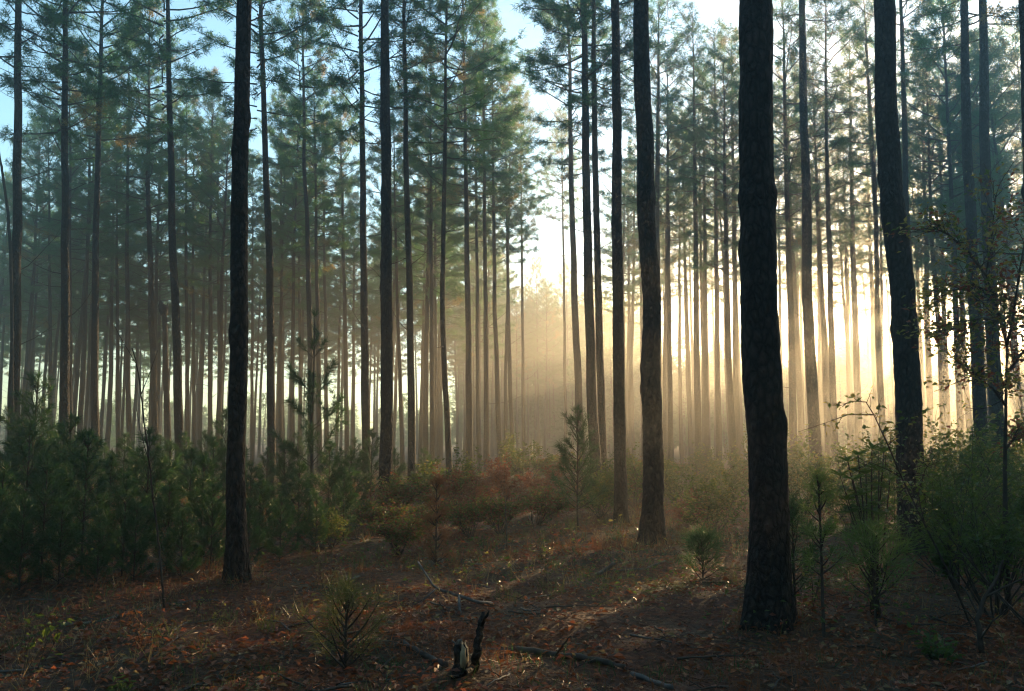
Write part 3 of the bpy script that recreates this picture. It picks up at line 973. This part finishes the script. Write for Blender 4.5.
def px_stem(b, lp, D, pts, r, depth_pts=None, m=M_TWIG, base=None):
    w = [at(x, y, D + dd) - base for x, y, dd in pts]
    n = len(w)
    b.tube(w, [max(0.0025, r * (1 - 0.75 * i / (n - 1))) for i in range(n)], m, 7, cap=True)
    return w


def slim_leafy_tree():
    global RNG
    RNG = np.random.default_rng(81)
    rnd = random.Random(81)
    D = 8.2
    base = Vector(gl(1009, D))
    root = thing('leafy_tree', 'slim leafy tree with forked thin stem and small reddish green leaves at right edge', 'tree', base)
    st = MB(); fo = MB(); lpg = []; lpr = []
    b0 = base - Vector((0, 0, 0.1))
    main = px_stem(st, None, D, [(1009, 615, 0), (1005.5, 540, 0), (1005, 470, 0), (1006, 400, 0), (1007, 345, 0)], 0.030, base=base)
    limbs = [[(1007, 345, 0), (1001, 322, 0), (994, 300, .1), (986, 275, .2), (992, 235, .3), (996, 195, .3)],
             [(1007, 345, 0), (1013, 318, -.1), (1018, 280, -.2), (1025, 240, -.3), (1036, 200, -.3)],
             [(1006, 375, 0), (1018, 358, .2), (1032, 340, .4), (1048, 300, .5)],
             [(994, 300, .1), (975, 285, .4), (952, 292, .6), (930, 300, .8)],
             [(1001, 322, 0), (982, 318, -.4), (962, 322, -.7), (944, 335, -1.0)],
             [(1005, 450, 0), (1017, 435, .3), (1034, 425, .5)],
             [(986, 275, .2), (968, 252, -.2), (948, 234, -.4), (930, 226, -.5)],
             [(1005.5, 405, 0), (992, 388, -.3), (975, 376, -.5), (962, 366, -.7)]]
    for li, l in enumerate(limbs):
        w = px_stem(st, None, D, l, 0.014, base=base)
        for i in range(1, len(w)):
            d = (w[i] - w[i - 1]).normalized()
            for k in range(8):
                o = w[i - 1].lerp(w[i], rnd.random())
                dd = (d + Vector((rnd.uniform(-1, 1), rnd.uniform(-1, 1), rnd.uniform(-.7, .7)))).normalized()
                grow(st, lpr if li in (1, 2, 5) else lpg, o, dd, rnd.uniform(0.15, 0.42), 0.004, 1, rnd, 0.6, 0.0)
    st.build('stem', root)
    put_leaves(fo, lpg, 1, 0.058, [(M_LEAF, .22), (M_LEAFY, .42), (M_LEAFR, .16)], rnd, 0.03)  # extra yellowish share stands in for backlight on these leaves
    put_leaves(fo, lpr, 1, 0.06, [(M_LEAF, .16), (M_LEAFY, .22), (M_LEAFR, .5)], rnd, 0.03)
    fo.build('foliage', root, smooth=False)


slim_leafy_tree()


def arching_shrub():
    global RNG
    RNG = np.random.default_rng(83)
    rnd = random.Random(83)
    D = 7.6
    base = Vector(gl(972, D))
    root = thing('leafy_shrub', 'arching thin shrub whose leafy tip bends left over the foot of the thick leaning pine', 'shrub', base)
    st = MB(); fo = MB(); lp = []
    rods = [[(972, 628, 0), (950, 575, 0), (925, 525, 0), (902, 478, 0), (888, 445, 0), (874, 415, 0), (866, 402, 0), (850, 401, 0), (842, 407, 0)],
            [(902, 478, 0), (888, 470, .1), (870, 462, .1), (856, 470, .1)],
            [(888, 445, 0), (905, 430, .1), (915, 418, .2)],
            [(925, 525, 0), (918, 495, -.1), (925, 470, -.2), (935, 455, -.2)],
            [(874, 415, 0), (850, 414, .1), (825, 423, .2), (798, 432, .3)],
            [(950, 575, 0), (960, 540, .2), (965, 500, .3)]]
    for ri, l in enumerate(rods):
        w = px_stem(st, None, D, l, 0.010 if ri == 0 else 0.005, base=base)
        for i in range(1, len(w)):
            if ri == 0 and i < 3:
                continue
            d = (w[i] - w[i - 1]).normalized()
            for k in range(3 if ri != 4 else 1):
                o = w[i - 1].lerp(w[i], rnd.random())
                dd = (d * .6 + Vector((rnd.uniform(-1, 1), rnd.uniform(-1, 1), rnd.uniform(-.5, .8)))).normalized()
                grow(st, lp, o, dd, rnd.uniform(0.06, 0.2), 0.003, 0, rnd, 0.6, 0.0)
    st.build('stems', root)
    put_leaves(fo, lp, 1, 0.055, [(M_LEAF, .35), (M_LEAFY, .35)], rnd, 0.015)
    fo.build('foliage', root, smooth=False)


arching_shrub()


def rosette_shrub():
    """upright shrub whose long leaves stand in whorls on the stem ends"""
    global RNG
    RNG = np.random.default_rng(85)
    rnd = random.Random(85)
    D = 8.4
    base = Vector(gl(868, D))
    root = thing('leafy_shrub', 'shrub with long glossy leaves in whorls, left of the thick leaning pine', 'shrub', base)
    st = MB(); fo = MB()
    B, Dv, Nn = [], [], []
    tips = [(848, 462), (858, 455), (872, 449), (884, 452), (840, 476), (866, 474), (879, 470), (853, 480), (890, 480), (872, 500), (880, 515), (862, 495), (846, 500)]
    for tx, ty in tips:
        e = at(tx, ty, D + rnd.uniform(-.25, .25)) - base
        m = Vector((e.x * 0.4 + rnd.uniform(-.05, .05), e.y * 0.4, e.z * 0.5))
        st.tube([Vector((rnd.uniform(-.04, .04), 0, -.05)), m, e], [0.010, 0.008, 0.005], M_TWIG, 5)
        for lvl in range(3):
            c = m.lerp(e, 1 - 0.22 * lvl)
            nn = 8 - lvl
            a0 = rnd.uniform(0, 6)
            for k in range(nn):
                a = a0 + k * 6.283 / nn
                up = 0.55 - 0.25 * lvl + rnd.uniform(-.25, .25)
                B.append(c[:]); Dv.append((math.cos(a), math.sin(a), up)); Nn.append((-math.cos(a) * up, -math.sin(a) * up, 1))
    B = np.array(B); Dv = np.array(Dv); Nn = np.array(Nn)
    L = RNG.uniform(0.085, 0.15, len(B))
    fo.leaves(B, Dv, Nn, L, L * 0.3, M_LEAF)
    st.build('stems', root)
    fo.build('foliage', root, smooth=False)


rosette_shrub()


# ------------------------------------------------------------------ dead wood
def wood(name, label, cat, chains, m=M_GREYWOOD, sides=8, base=None, tip=None):
    """fallen or standing dead wood; chains = [([(px,py,D,height above ground or None)...], r0, r1)]"""
    rnd = random.Random(len(label) * 7 + len(name))
    allp = []
    for pts, r0, r1 in chains:
        w = []
        for q in pts:
            px, py = q[0], q[1]
            if len(q) == 3:
                p = at(px, py, q[2])
            else:
                p = on_ground(px, py)
                p.z += r0 * 0.7
            w.append(p)
        allp.append(w)
    o = base or allp[0][0].copy()
    o = Vector((o.x, o.y, ghf(o.x, o.y)))
    b = MB()
    for w, (pts, r0, r1) in zip(allp, chains):
        # subdivide with a little wander
        f = []
        for i in range(len(w) - 1):
            for k in range(4):
                p = w[i].lerp(w[i + 1], k / 4)
                if k or i:
                    p = p + Vector((rnd.gauss(0, 1), rnd.gauss(0, 1), rnd.gauss(0, 1))) * min(r0 * 0.2, 0.006)
                f.append(p - o)
        f.append(w[-1] - o)
        n = len(f)
        rr = [(r0 + (r1 - r0) * i / (n - 1)) * (1 + rnd.uniform(-.05, .05)) for i in range(n)]
        b.tube(f, rr, m, sides, disp=lambda t, i: 1 + 0.05 * math.sin(3 * t + 0.3 * i) + 0.04 * math.sin(7 * t))
    ob = b.build(name)
    ob.location = o
    tag(ob, label, cat)
    return ob


wood('fallen_branch', 'forked grey branch propped on the litter, its bent tip raised at left', 'branch',
     [([(418, 562, 9.8), (433, 585, 9.2), (440, 590, 9.1), (460, 596, 8.95), (478, 602, 8.8), (494, 605)], 0.010, 0.017),
      ([(436, 589, 9.1), (425, 598, 8.9), (414, 606)], 0.007, 0.004), ([(459, 596, 8.95), (459, 604, 8.7), (460, 616)], 0.012, 0.013)])
wood('fallen_branch', 'straight pale grey stick lying flat left of the dark stub', 'branch', [([(376, 622), (400, 626), (425, 630), (455, 632)], 0.014, 0.011)])
wood('fallen_log', 'short thick broken log with pale top edge, left of the broken stump', 'log', [([(402, 644), (415, 652), (428, 659), (445, 668)], 0.022, 0.028)], M_TWIG)
wood('fallen_log', 'long dark log lying in the foreground right of the dark stub', 'log', [([(515, 652), (555, 658), (590, 662), (625, 670)], 0.030, 0.022), ([(556, 656), (563, 645, 6.4), (571, 636, 6.3)], 0.010, 0.005)], M_TWIG)
wood('fallen_log', 'pale edged log end at bottom centre right', 'log', [([(632, 676), (650, 682), (672, 690)], 0.021, 0.019)], M_GREYWOOD)
wood('fallen_branch', 'short pale stick on the litter left of the bowed pine', 'branch', [([(598, 576), (606, 570, 11.2), (615, 563, 11.2)], 0.025, 0.022), ([(604, 571), (620, 572), (645, 566), (665, 562)], 0.02, 0.01)])
wood('fallen_branch', 'long thin branch curving over the ground at left', 'branch', [([(60, 626), (85, 625), (105, 621), (140, 612), (165, 606), (200, 601), (225, 602)], 0.016, 0.008)])
wood('fallen_branch', 'short pale curved twig on rusty litter at left', 'branch', [([(172, 632), (180, 626, 7.6), (190, 622)], 0.010, 0.006)])
wood('fallen_branch', 'thin stick slanting near the upright rusty weeds, left of the middle', 'branch', [([(333, 585), (345, 580, 10), (360, 577)], 0.014, 0.012)])
wood('fallen_branch', 'pale stick beside the wispy seedling at bottom', 'branch', [([(382, 682), (395, 680), (410, 676)], 0.010, 0.008)])
wood('fallen_branch', 'thin pale stick on the litter behind the long dark log', 'branch', [([(572, 644), (588, 646), (602, 648)], 0.007, 0.006)])
wood('leafless_sapling', 'bare thin bent stem standing before the left thicket, lit on one side', 'dead stem',
     [([(164, 612), (163, 590, 8.6), (160, 560, 8.6), (158, 535, 8.6), (153, 500, 8.6), (150, 470, 8.6), (145, 430, 8.6), (141, 395, 8.6), (137, 365, 8.6), (132, 348, 8.6)], 0.013, 0.005),
      ([(149, 462, 8.6), (140, 430, 8.7), (136, 405, 8.7)], 0.005, 0.002), ([(141, 395, 8.6), (150, 372, 8.5), (158, 350, 8.5)], 0.005, 0.002), ([(153, 500, 8.6), (160, 485, 8.5)], 0.004, 0.002), ([(137, 365, 8.6), (122, 340, 8.6), (114, 325, 8.6)], 0.004, 0.002)], M_TWIG, 6)
wood('leafless_sapling', 'bare crooked sapling rising left of the leftmost dark pine', 'dead stem',
     [([(13, 500, 24.4), (12.5, 400, 24.4), (12, 300, 24.4), (10, 235, 24.4), (7, 205, 24.4), (3, 175, 24.4), (0, 158, 24.4), (-6, 120, 24.4)], 0.05, 0.03)], M_TWIG, 7,
     base=Vector((at(13, 442, 24.4).x, 24.4, 0)))
wood('dry_weed', 'dry pale stalk with tiny side twigs standing in the lane', 'dead stem',
     [([(507, 548), (506.5, 530, 13.6), (505.5, 510, 13.6), (505, 497, 13.6)], 0.012, 0.005), ([(506, 520, 13.6), (511, 508, 13.6)], 0.006, 0.004), ([(506, 526, 13.6), (502, 516, 13.6)], 0.006, 0.004)], M_GREYWOOD, 6)
wood('leafless_shrub', 'dark bare forked stem of a leafless shrub, foreground right', 'dead stem',
     [([(982, 655), (978, 620, 6.6), (984, 600, 6.6), (996, 580, 6.6), (1003, 560, 6.6)], 0.022, 0.008), ([(979, 615, 6.6), (966, 590, 6.7), (950, 575, 6.8)], 0.010, 0.003),
      ([(986, 597, 6.6), (1003, 588, 6.5), (1024, 578, 6.4), (1040, 572, 6.4)], 0.009, 0.004), ([(980, 640, 6.6), (992, 622, 6.4), (1012, 605, 6.3)], 0.008, 0.003), ([(978, 625, 6.6), (968, 612, 6.6), (955, 606, 6.5)], 0.006, 0.002)], M_TWIG, 7)


def snag():
    D = 38
    p = [at(168.5, 470, D), at(167.5, 430, D), at(166, 375, D), at(164.5, 312, D)]
    base = Vector((p[0].x, D, ghf(p[0].x, D)))
    b = MB()
    pts = [Vector((0, 0, -.2))] + [q - base for q in p] 
    b.tube(pts, [0.17, 0.15, .14, .13, .115], M_BARK, 10, disp=lambda t, i: 1 + .05 * math.sin(2 * t + i))
    e = pts[-1]
    b.tube([e + Vector((0, 0, -.1)), e + Vector((-.05, 0, .15)), e + Vector((-.16, 0, .32)), e + Vector((-.2, 0, .5))], [.16, .2, .13, .03], M_BARK, 8, disp=lambda t, i: 1 + .25 * math.sin(3 * t + 2 * i))
    b.tube([e + Vector((.06, 0, -.05)), e + Vector((.1, 0, .25)), e + Vector((.12, .02, .4))], [.06, .05, .01], M_BARK, 6)
    o = b.build('dead_snag'); o.location = base
    tag(o, 'dead broken off snag with a ragged knobby top beside the leaning pine with sunlit edge', 'dead tree')


snag()


def stump():
    global RNG
    RNG = np.random.default_rng(9)
    g = on_ground(460, 672)
    root = thing('broken_stump', 'short broken stump with a pale torn face in the foreground', 'stump', g)
    b = MB()
    hs = [-.05, 0, .05, .1, .15, .2, .24]
    b.tube([Vector((0.012 * math.sin(h * 14), 0, h)) for h in hs], [.10, .088, .075, .07, .068, .066, .05], M_BARK, 18,
           disp=lambda t, i: 1 + 0.10 * math.sin(3 * t + i * .7) + .06 * math.sin(7 * t))
    root.scale = (0.72, 0.72, 0.8)
    b.build('trunk', root)
    b2 = MB()
    # torn splinters of fresh wood on the right, facing the camera
    for k in range(9):
        a = math.radians(-78 + k * 9)
        x, y = .064 * math.cos(a), .064 * math.sin(a)
        b2.tube([Vector((x, y, .03 + .012 * (k % 3))), Vector((x * 1.16, y * 1.16, .1)), Vector((x * 1.1, y * 1.1, .15 + .02 * ((k * 5) % 4))), Vector((x * .9, y * .9, .2 + .025 * ((k * 3) % 4)))], [.008, .013, .011, .003], M_PALEWOOD, 6)
    b2.build('torn_face', root)
    for k in range(1):
        b3 = MB()
        b3.tube([Vector((-.03, 0, .21)), Vector((-.01, 0, .26)), Vector((.02, -.01, .275))], [.03, .022, .006], M_GREYWOOD, 7)
        b3.build('splinter', root)


stump()
wood('broken_stub', 'dark leaning splintered stub close right of the broken stump', 'stump',
     [([(474, 672), (477, 650, 6.25), (480, 632, 6.3), (484, 613, 6.35)], 0.034, 0.020), ([(481, 626, 6.3), (487, 616, 6.2), (489, 611, 6.2)], 0.016, 0.004), ([(474, 668), (466, 674, 6.0), (452, 680)], 0.02, 0.012)], M_BARK, 10)


def twigs():
    rnd = random.Random(77)
    src = []
    for k in range(5):
        b = MB()
        ln = rnd.uniform(.35, .9)
        p = Vector((-ln / 2, 0, .015)); pl = [p.copy()]
        a = 0
        for i in range(7):
            a += rnd.uniform(-.3, .3)
            p = p + Vector((math.cos(a), math.sin(a), rnd.uniform(-.12, .16))) * ln / 7
            p.z = max(p.z, .008); pl.append(p.copy())
        b.tube(pl, [.010 * (1 - .1 * i) for i in range(8)], (M_TWIG, M_GREYWOOD)[k % 2], 6)
        for j in (3, 5):
            d = Vector((rnd.uniform(.2, 1), rnd.choice((-1, 1)), rnd.uniform(0, .7))).normalized()
            b.tube([pl[j], pl[j] + d * ln * .12, pl[j] + d * ln * .24 + Vector((.02, 0, .0))], [.005, .004, .002], M_TWIG, 5)
        src.append(b.mesh('twig'))
    for k in range(80):
        D = 5.2 * (16 / 5.2) ** rnd.random()
        px = rnd.uniform(20, 1000)
        x, y, z = gl(px, D)
        o = bpy.data.objects.new('twig', src[k % 5]); COL.objects.link(o)
        o.location = (x, y, z); o.rotation_euler = (rnd.uniform(-.1, .1), rnd.uniform(-.1, .1), rnd.uniform(0, 6.28))
        tag(o, 'thin twig dropped on the rusty needle litter', 'twig', 'twigs dropped on the litter')


twigs()

# ------------------------------------------------------------------ small weeds
def weed(label, px, D, h, seed, mats, leaf=0.05, stems=2, n=2, name='leafy_weed', lean=.3):
    return shrub(name, label, seed, h, stems, leaf, n, mats, gl(px, D), lean, 1, 'plant', None, 0.004)


weed('green weed with paired bright leaves at lower left corner', 46, 6.4, 0.62, 91, [(M_LEAF, .55)], 0.06, 3)
weed('thin pale leaved weed standing left of the foot of the near pine', 201, 8.2, 0.42, 92, [(M_LEAFY, .5)], 0.03, 2)
weed('pale leaved weed at the right foot of the near pine', 228, 8.0, 0.32, 93, [(M_LEAFY, .5)], 0.03, 2)
weed('upright dry weed with straw coloured leaves, right of the near pine', 333, 9.6, 0.62, 94, [(M_DRY, .5), (M_RUST, .2)], 0.05, 4)
weed('rusty dry weed in the left foreground', 150, 6.9, 0.34, 95, [(M_RUST, .6)], 0.045, 5)
weed('second rusty dry weed right of the near pine', 262, 8.2, 0.34, 96, [(M_RUST, .5), (M_DRY, .1)], 0.045, 5)
weed('small green weed at the bottom edge left', 135, 5.9, 0.14, 97, [(M_LEAF, .8)], 0.05, 3)
weed('bright leaved upright weed beside the low bushy seedling', 876, 8.3, 0.85, 98, [(M_LEAFY, .35), (M_LEAF, .5)], 0.05, 3)
weed('glossy low weed among sunlit leaves, lower right', 925, 6.6, 0.25, 99, [(M_LEAF, .7)], 0.06, 5, lean=.9)
weed('pale dry weed in the lane foreground', 545, 12.0, 0.4, 101, [(M_DRY, .4), (M_LEAFR, .2)], 0.04, 5)
weed('small bright weed behind the seedling at the thickest pine', 805, 8.4, 0.5, 102, [(M_LEAF, .5), (M_LEAFY, .2)], 0.05, 3)

# ------------------------------------------------------------------ ground cover nobody could count
def frustum_points(n, y0, y1, power, seed, margin=1.12):
    r = np.random.default_rng(seed)
    u = r.random(n)
    y = y0 * (y1 / y0) ** (u ** power)
    half = y * (W / 2 / F) * margin + 0.5
    x = r.uniform(-1, 1, n) * half
    return x, y


def nz(x, y, s, off=0.0):
    return np.array([noise.noise(Vector((a * s + off, b * s, off))) for a, b in zip(x, y)])


def pine_straw():
    global RNG
    RNG = np.random.default_rng(201)
    b = MB()
    for m, n, seed, L0, lift in ((M_STRAWD, 52000, 1, 0.13, 0.004), (M_STRAW, 42000, 2, 0.13, 0.010)):
        x, y = frustum_points(n, 4.2, 26, 1.0, seed)
        if m is M_STRAW:
            k = nz(x, y, 0.8, 3.3) + RNG.normal(size=len(x)) * 0.25 > -0.02
            x, y = x[k], y[k]
        a = RNG.uniform(0, 6.283, len(x)); el = np.abs(RNG.normal(0.05, 0.16, len(x)))
        d = np.stack([np.cos(a) * np.cos(el), np.sin(a) * np.cos(el), np.sin(el)], 1)
        z = gh(x, y) + RNG.uniform(0, 2.2, len(x)) * lift + 0.003
        far = np.clip(y / 9, 1, 2.2)
        b.blades(np.stack([x, y, z], 1), d, RNG.uniform(0.6, 1.3, len(x)) * L0 * far ** .5, RNG.uniform(0.003, 0.006, len(x)) * far, m, 0.0)
    o = b.build('pine_straw', smooth=False)
    tag(o, 'brown fallen pine needles covering the ground', 'needle litter', kind='stuff')


def fallen_leaves():
    global RNG
    RNG = np.random.default_rng(202)
    b = MB()
    for m, n, seed in ((M_LITTER, 26000, 5), (M_LEAFR, 9000, 6), (M_DRY, 4000, 7)):
        x, y = frustum_points(n, 4.2, 22, 1.0, seed)
        k = nz(x, y, 0.55, 8.1) + RNG.normal(size=len(x)) * 0.22 > -0.08
        x, y = x[k], y[k]
        a = RNG.uniform(0, 6.283, len(x))
        d = np.stack([np.cos(a), np.sin(a), RNG.normal(0.1, 0.3, len(x))], 1)
        nr = RNG.normal(size=(len(x), 3)) * 0.45 + np.array([[0, 0, 1.0]])
        z = gh(x, y) + RNG.uniform(0.008, 0.04, len(x))
        L = RNG.uniform(0.03, 0.085, len(x))
        b.leaves(np.stack([x, y, z], 1), d, nr, L, L * 0.55, m, 0.2)
    o = b.build('fallen_leaves', smooth=False)
    tag(o, 'fallen brown leaves scattered over the needle litter', 'leaf litter', kind='stuff')


def undergrowth():
    global RNG
    RNG = np.random.default_rng(203)
    b = MB()
    # grass tufts and dry stalks
    for m, n, seed, h, thr, per, off in ((M_GRASS, 2600, 11, 0.20, 0.05, 12, 1.7), (M_DRY, 2400, 12, 0.26, 0.10, 7, 5.5), (M_RUST, 3600, 13, 0.22, 0.05, 10, 9.2), (M_SAPN, 2200, 14, 0.16, 0.06, 12, 2.9)):
        x, y = frustum_points(n, 5.5, 60, 0.9, seed)
        k = nz(x, y, 0.35, off) + RNG.normal(size=len(x)) * 0.10 + np.clip((y - 11) / 60, -.25, .25) > thr
        x, y = x[k], y[k]
        x = np.repeat(x, per) + RNG.normal(size=len(x) * per) * 0.05
        y = np.repeat(y, per) + RNG.normal(size=len(y) * per) * 0.05
        d = RNG.normal(size=(len(x), 3)) * 0.42 + np.array([[0, 0, 1.0]])
        d /= np.linalg.norm(d, axis=1, keepdims=True)
        far = np.clip(y / 9, 1, 3.0)
        b.blades(np.stack([x, y, gh(x, y) - 0.01], 1), d, RNG.uniform(0.4, 1.25, len(x)) * h * far ** .6, RNG.uniform(0.004, 0.009, len(x)) * far ** .8, m, 0.15)
    # growth and needle drift gathered round the feet of the near pines
    for tx, ty in TREES_XY:
        if ty > 24:
            continue
        for m, n, h in ((M_GRASS, 60, .16), (M_DRY, 50, .2), (M_STRAW, 420, .10), (M_SAPN, 50, .14)):
            a = RNG.uniform(0, 6.283, n); rr = 0.16 + np.abs(RNG.normal(0, .22, n))
            x = tx + rr * np.cos(a); y = ty + rr * np.sin(a)
            up = 1.0 if m is not M_STRAW else 0.25
            d = RNG.normal(size=(n, 3)) * 0.5 + np.array([[0, 0, up]])
            d /= np.linalg.norm(d, axis=1, keepdims=True)
            d[:, 2] = np.abs(d[:, 2])
            z = gh(x, y) + np.clip(.35 - rr, 0, 1) * .25 * (m is M_STRAW)
            b.blades(np.stack([x, y, z], 1), d, RNG.uniform(.5, 1.3, n) * h, RNG.uniform(.004, .008, n) * (1.6 if ty > 12 else 1), m, .1)
    # small leaves of creeping plants
    for m, n, seed, thr, off in ((M_LEAF, 9000, 21, 0.02, 4.4), (M_LEAFR, 6000, 22, 0.05, 6.6), (M_LEAFY, 2600, 23, 0.05, 7.7)):
        x, y = frustum_points(n, 7, 55, 0.85, seed)
        k = nz(x, y, 0.4, off) + RNG.normal(size=len(x)) * 0.12 + np.clip((y - 12) / 50, -.3, .25) > thr
        x, y = x[k], y[k]
        a = RNG.uniform(0, 6.283, len(x))
        d = np.stack([np.cos(a), np.sin(a), RNG.normal(0.2, 0.4, len(x))], 1)
        nr = RNG.normal(size=(len(x), 3)) * 0.6 + np.array([[0, 0, 1.0]])
        far = np.clip(y / 10, 1, 3)
        z = gh(x, y) + RNG.uniform(0.02, 0.28, len(x)) * far ** .4
        L = RNG.uniform(0.035, 0.075, len(x)) * far ** .8
        b.leaves(np.stack([x, y, z], 1), d, nr, L, L * 0.5, m, 0.18)
    o = b.build('undergrowth', smooth=False)
    tag(o, 'low grass, dry stalks and creeping leaves on the forest floor', 'ground cover', kind='stuff')



def distant_woods():
    """the wood that goes on behind and around, one mass"""
    global RNG
    RNG = np.random.default_rng(301)
    rnd = random.Random(301)
    b = MB()
    B, Dr, L, Wd = [], [], [], []
    spots = []
    for k in range(1750):
        a = rnd.uniform(0, 6.283); d = rnd.uniform(135, 185)
        if k > 1150:
            a = math.radians(rnd.uniform(3.5, 50)); d = rnd.uniform(94, 135)  # nearer ring added on the sun side to shade the low haze
            if -2.7 < d * math.sin(a - SUN_AZ) < -1.2:  # gap shaped to let a strip of sun reach the foreground
                continue
        spots.append((d * math.sin(a), d * math.cos(a), 1))
    for k in range(160):
        a = math.radians(rnd.uniform(-3.5, 8.5)); d = rnd.uniform(118, 142)
        spots.append((d * math.sin(a), d * math.cos(a), 2))
    for k in range(760):
        x, y = rnd.uniform(-75, 75), rnd.uniform(-65, 40)
        # outside the picture's field, behind and beside
        if y > -7 and abs(x) < max(0, y) * 0.62 + 9:
            continue
        if x > 0 and y > 8 and x < y * 0.9 + 6:
            continue
        spots.append((x, y, 0))
    for x, y, far in spots:
        z = ghf(x, y)
        ht = rnd.uniform(17, 23) if not far else rnd.uniform(18, 24) if far == 2 else (rnd.uniform(6.0, 9.5) if x < -4 else rnd.uniform(8.5, 13))
        cb = ht * (0.45 if not far else 0.12)
        r0 = 0.16
        b.tube([(x, y, z - .2), (x + rnd.uniform(-.2, .2), y, z + cb), (x + rnd.uniform(-.3, .3), y, z + ht)], [r0, r0 * .75, .03], M_BARK, 5, cap=False)
        n = 520 if far else 1300
        t = RNG.random(n) ** 1.1
        rad = (3.0 if not far else (2.2 if x < -4 else 3.2)) * (1 - t * 0.85) * np.sqrt(RNG.random(n)) * (0.75 + 0.25 * np.sin(t * 40))
        az = RNG.uniform(0, 6.283, n)
        c = np.stack([x + rad * np.cos(az), y + rad * np.sin(az), z + cb + t * (ht - cb)], 1)
        d = np.stack([np.cos(az), np.sin(az), RNG.normal(.2, .5, n)], 1) + RNG.normal(size=(n, 3)) * .5
        d /= np.linalg.norm(d, axis=1, keepdims=True)
        B.append(c); Dr.append(d); L.append(RNG.uniform(.5, 1.0, n) * (1.0 if far else .7)); Wd.append(RNG.uniform(.10, .22, n))
    b.blades(np.concatenate(B), np.concatenate(Dr), np.concatenate(L), np.concatenate(Wd), M_NEEDLE, .15)
    o = b.build('distant_woods', smooth=False)
    tag(o, 'far wood closing the view behind the clearing, with unseen trees around', 'woods', kind='stuff')


distant_woods()
pine_straw()
fallen_leaves()
undergrowth()

# ------------------------------------------------------------------ haze
HAZE_DENS = 0.0052
HAZE_ANI = 0.78


def haze():
    def b(nt, N, L, out):
        v = N('ShaderNodeVolumePrincipled')
        v.inputs['Color'].default_value = (0.95, 0.92, 0.86, 1)
        v.inputs['Density'].default_value = HAZE_DENS
        v.inputs['Anisotropy'].default_value = HAZE_ANI
        L(v.outputs[0], out.inputs['Volume'])
    m = mat('haze', b)
    R = 256.0
    lo = -1.4
    hz = 28.5
    x0, x1, y0, y1 = -R, R, 8 - R, 8 + R
    v = [(x, y, z) for z in (lo, hz) for y in (y0, y1) for x in (x0, x1)]
    f = [(0, 2, 3, 1), (4, 5, 7, 6), (0, 1, 5, 4), (2, 6, 7, 3), (0, 4, 6, 2), (1, 3, 7, 5)]
    me = bpy.data.meshes.new('haze'); me.from_pydata(v, [], f); me.materials.append(m)
    o = bpy.data.objects.new('haze', me); COL.objects.link(o)
    tag(o, 'pale morning mist filling the wood', 'mist', kind='stuff')


# ------------------------------------------------------------------ light
sd = Vector((math.sin(SUN_AZ) * math.cos(SUN_EL), math.cos(SUN_AZ) * math.cos(SUN_EL), math.sin(SUN_EL)))
sun_d = bpy.data.lights.new('sun', 'SUN')
sun_d.energy = 5.0
sun_d.angle = math.radians(0.5)
sun_d.color = (1.0, 0.69, 0.34)
sun = bpy.data.objects.new('sun', sun_d); COL.objects.link(sun)
sun.rotation_mode = 'QUATERNION'
sun.rotation_quaternion = sd.to_track_quat('Z', 'Y')
sun.location = sd * 40 + Vector((0, 0, 20))

w = bpy.data.worlds.new('World'); S.world = w; w.use_nodes = True
nt = w.node_tree
nt.nodes.clear()
sky = nt.nodes.new('ShaderNodeTexSky'); sky.sky_type = 'NISHITA'; sky.sun_disc = False
sky.sun_elevation = SUN_EL; sky.sun_rotation = SUN_AZ
sky.air_density = 1.0; sky.dust_density = 0.0; sky.ozone_density = 1.2
bg = nt.nodes.new('ShaderNodeBackground'); bg.inputs['Strength'].default_value = 0.095
wo = nt.nodes.new('ShaderNodeOutputWorld')
tint = nt.nodes.new('ShaderNodeMixRGB'); tint.blend_type = 'MULTIPLY'; tint.inputs[0].default_value = 1.0
tint.inputs[2].default_value = (0.80, 1.03, 1.03, 1)
nt.links.new(sky.outputs[0], tint.inputs[1]); nt.links.new(tint.outputs[0], bg.inputs['Color']); nt.links.new(bg.outputs[0], wo.inputs['Surface'])

# haze box top just above the highest thing: trees 26 m, rising rim of the ground
haze()

# ------------------------------------------------------------------ render settings
S.render.engine = 'CYCLES'
S.view_settings.view_transform = 'Standard'
S.view_settings.look = 'None'
S.view_settings.gamma = 1.0
S.view_settings.use_curve_mapping = False
S.view_settings.exposure = 2.22
cy = S.cycles
cy.use_denoising = True
try:
    cy.denoiser = 'OPENIMAGEDENOISE'
except Exception:
    pass
cy.max_bounces = 5
cy.diffuse_bounces = 1
cy.glossy_bounces = 1
cy.transmission_bounces = 3
cy.volume_bounces = 0
cy.transparent_max_bounces = 4
cy.use_adaptive_sampling = False
cy.filter_width = 1.2
cy.adaptive_threshold = 0.02
cy.sample_clamp_indirect = 4.0
cy.sample_clamp_direct = 5.0
cy.caustics_reflective = False
cy.caustics_refractive = False

for _o in S.objects:
    if _o.parent is None and _o.get('label') and not 4 <= len(_o['label'].split()) <= 16:
        print('LONG', _o.name, _o['label'])
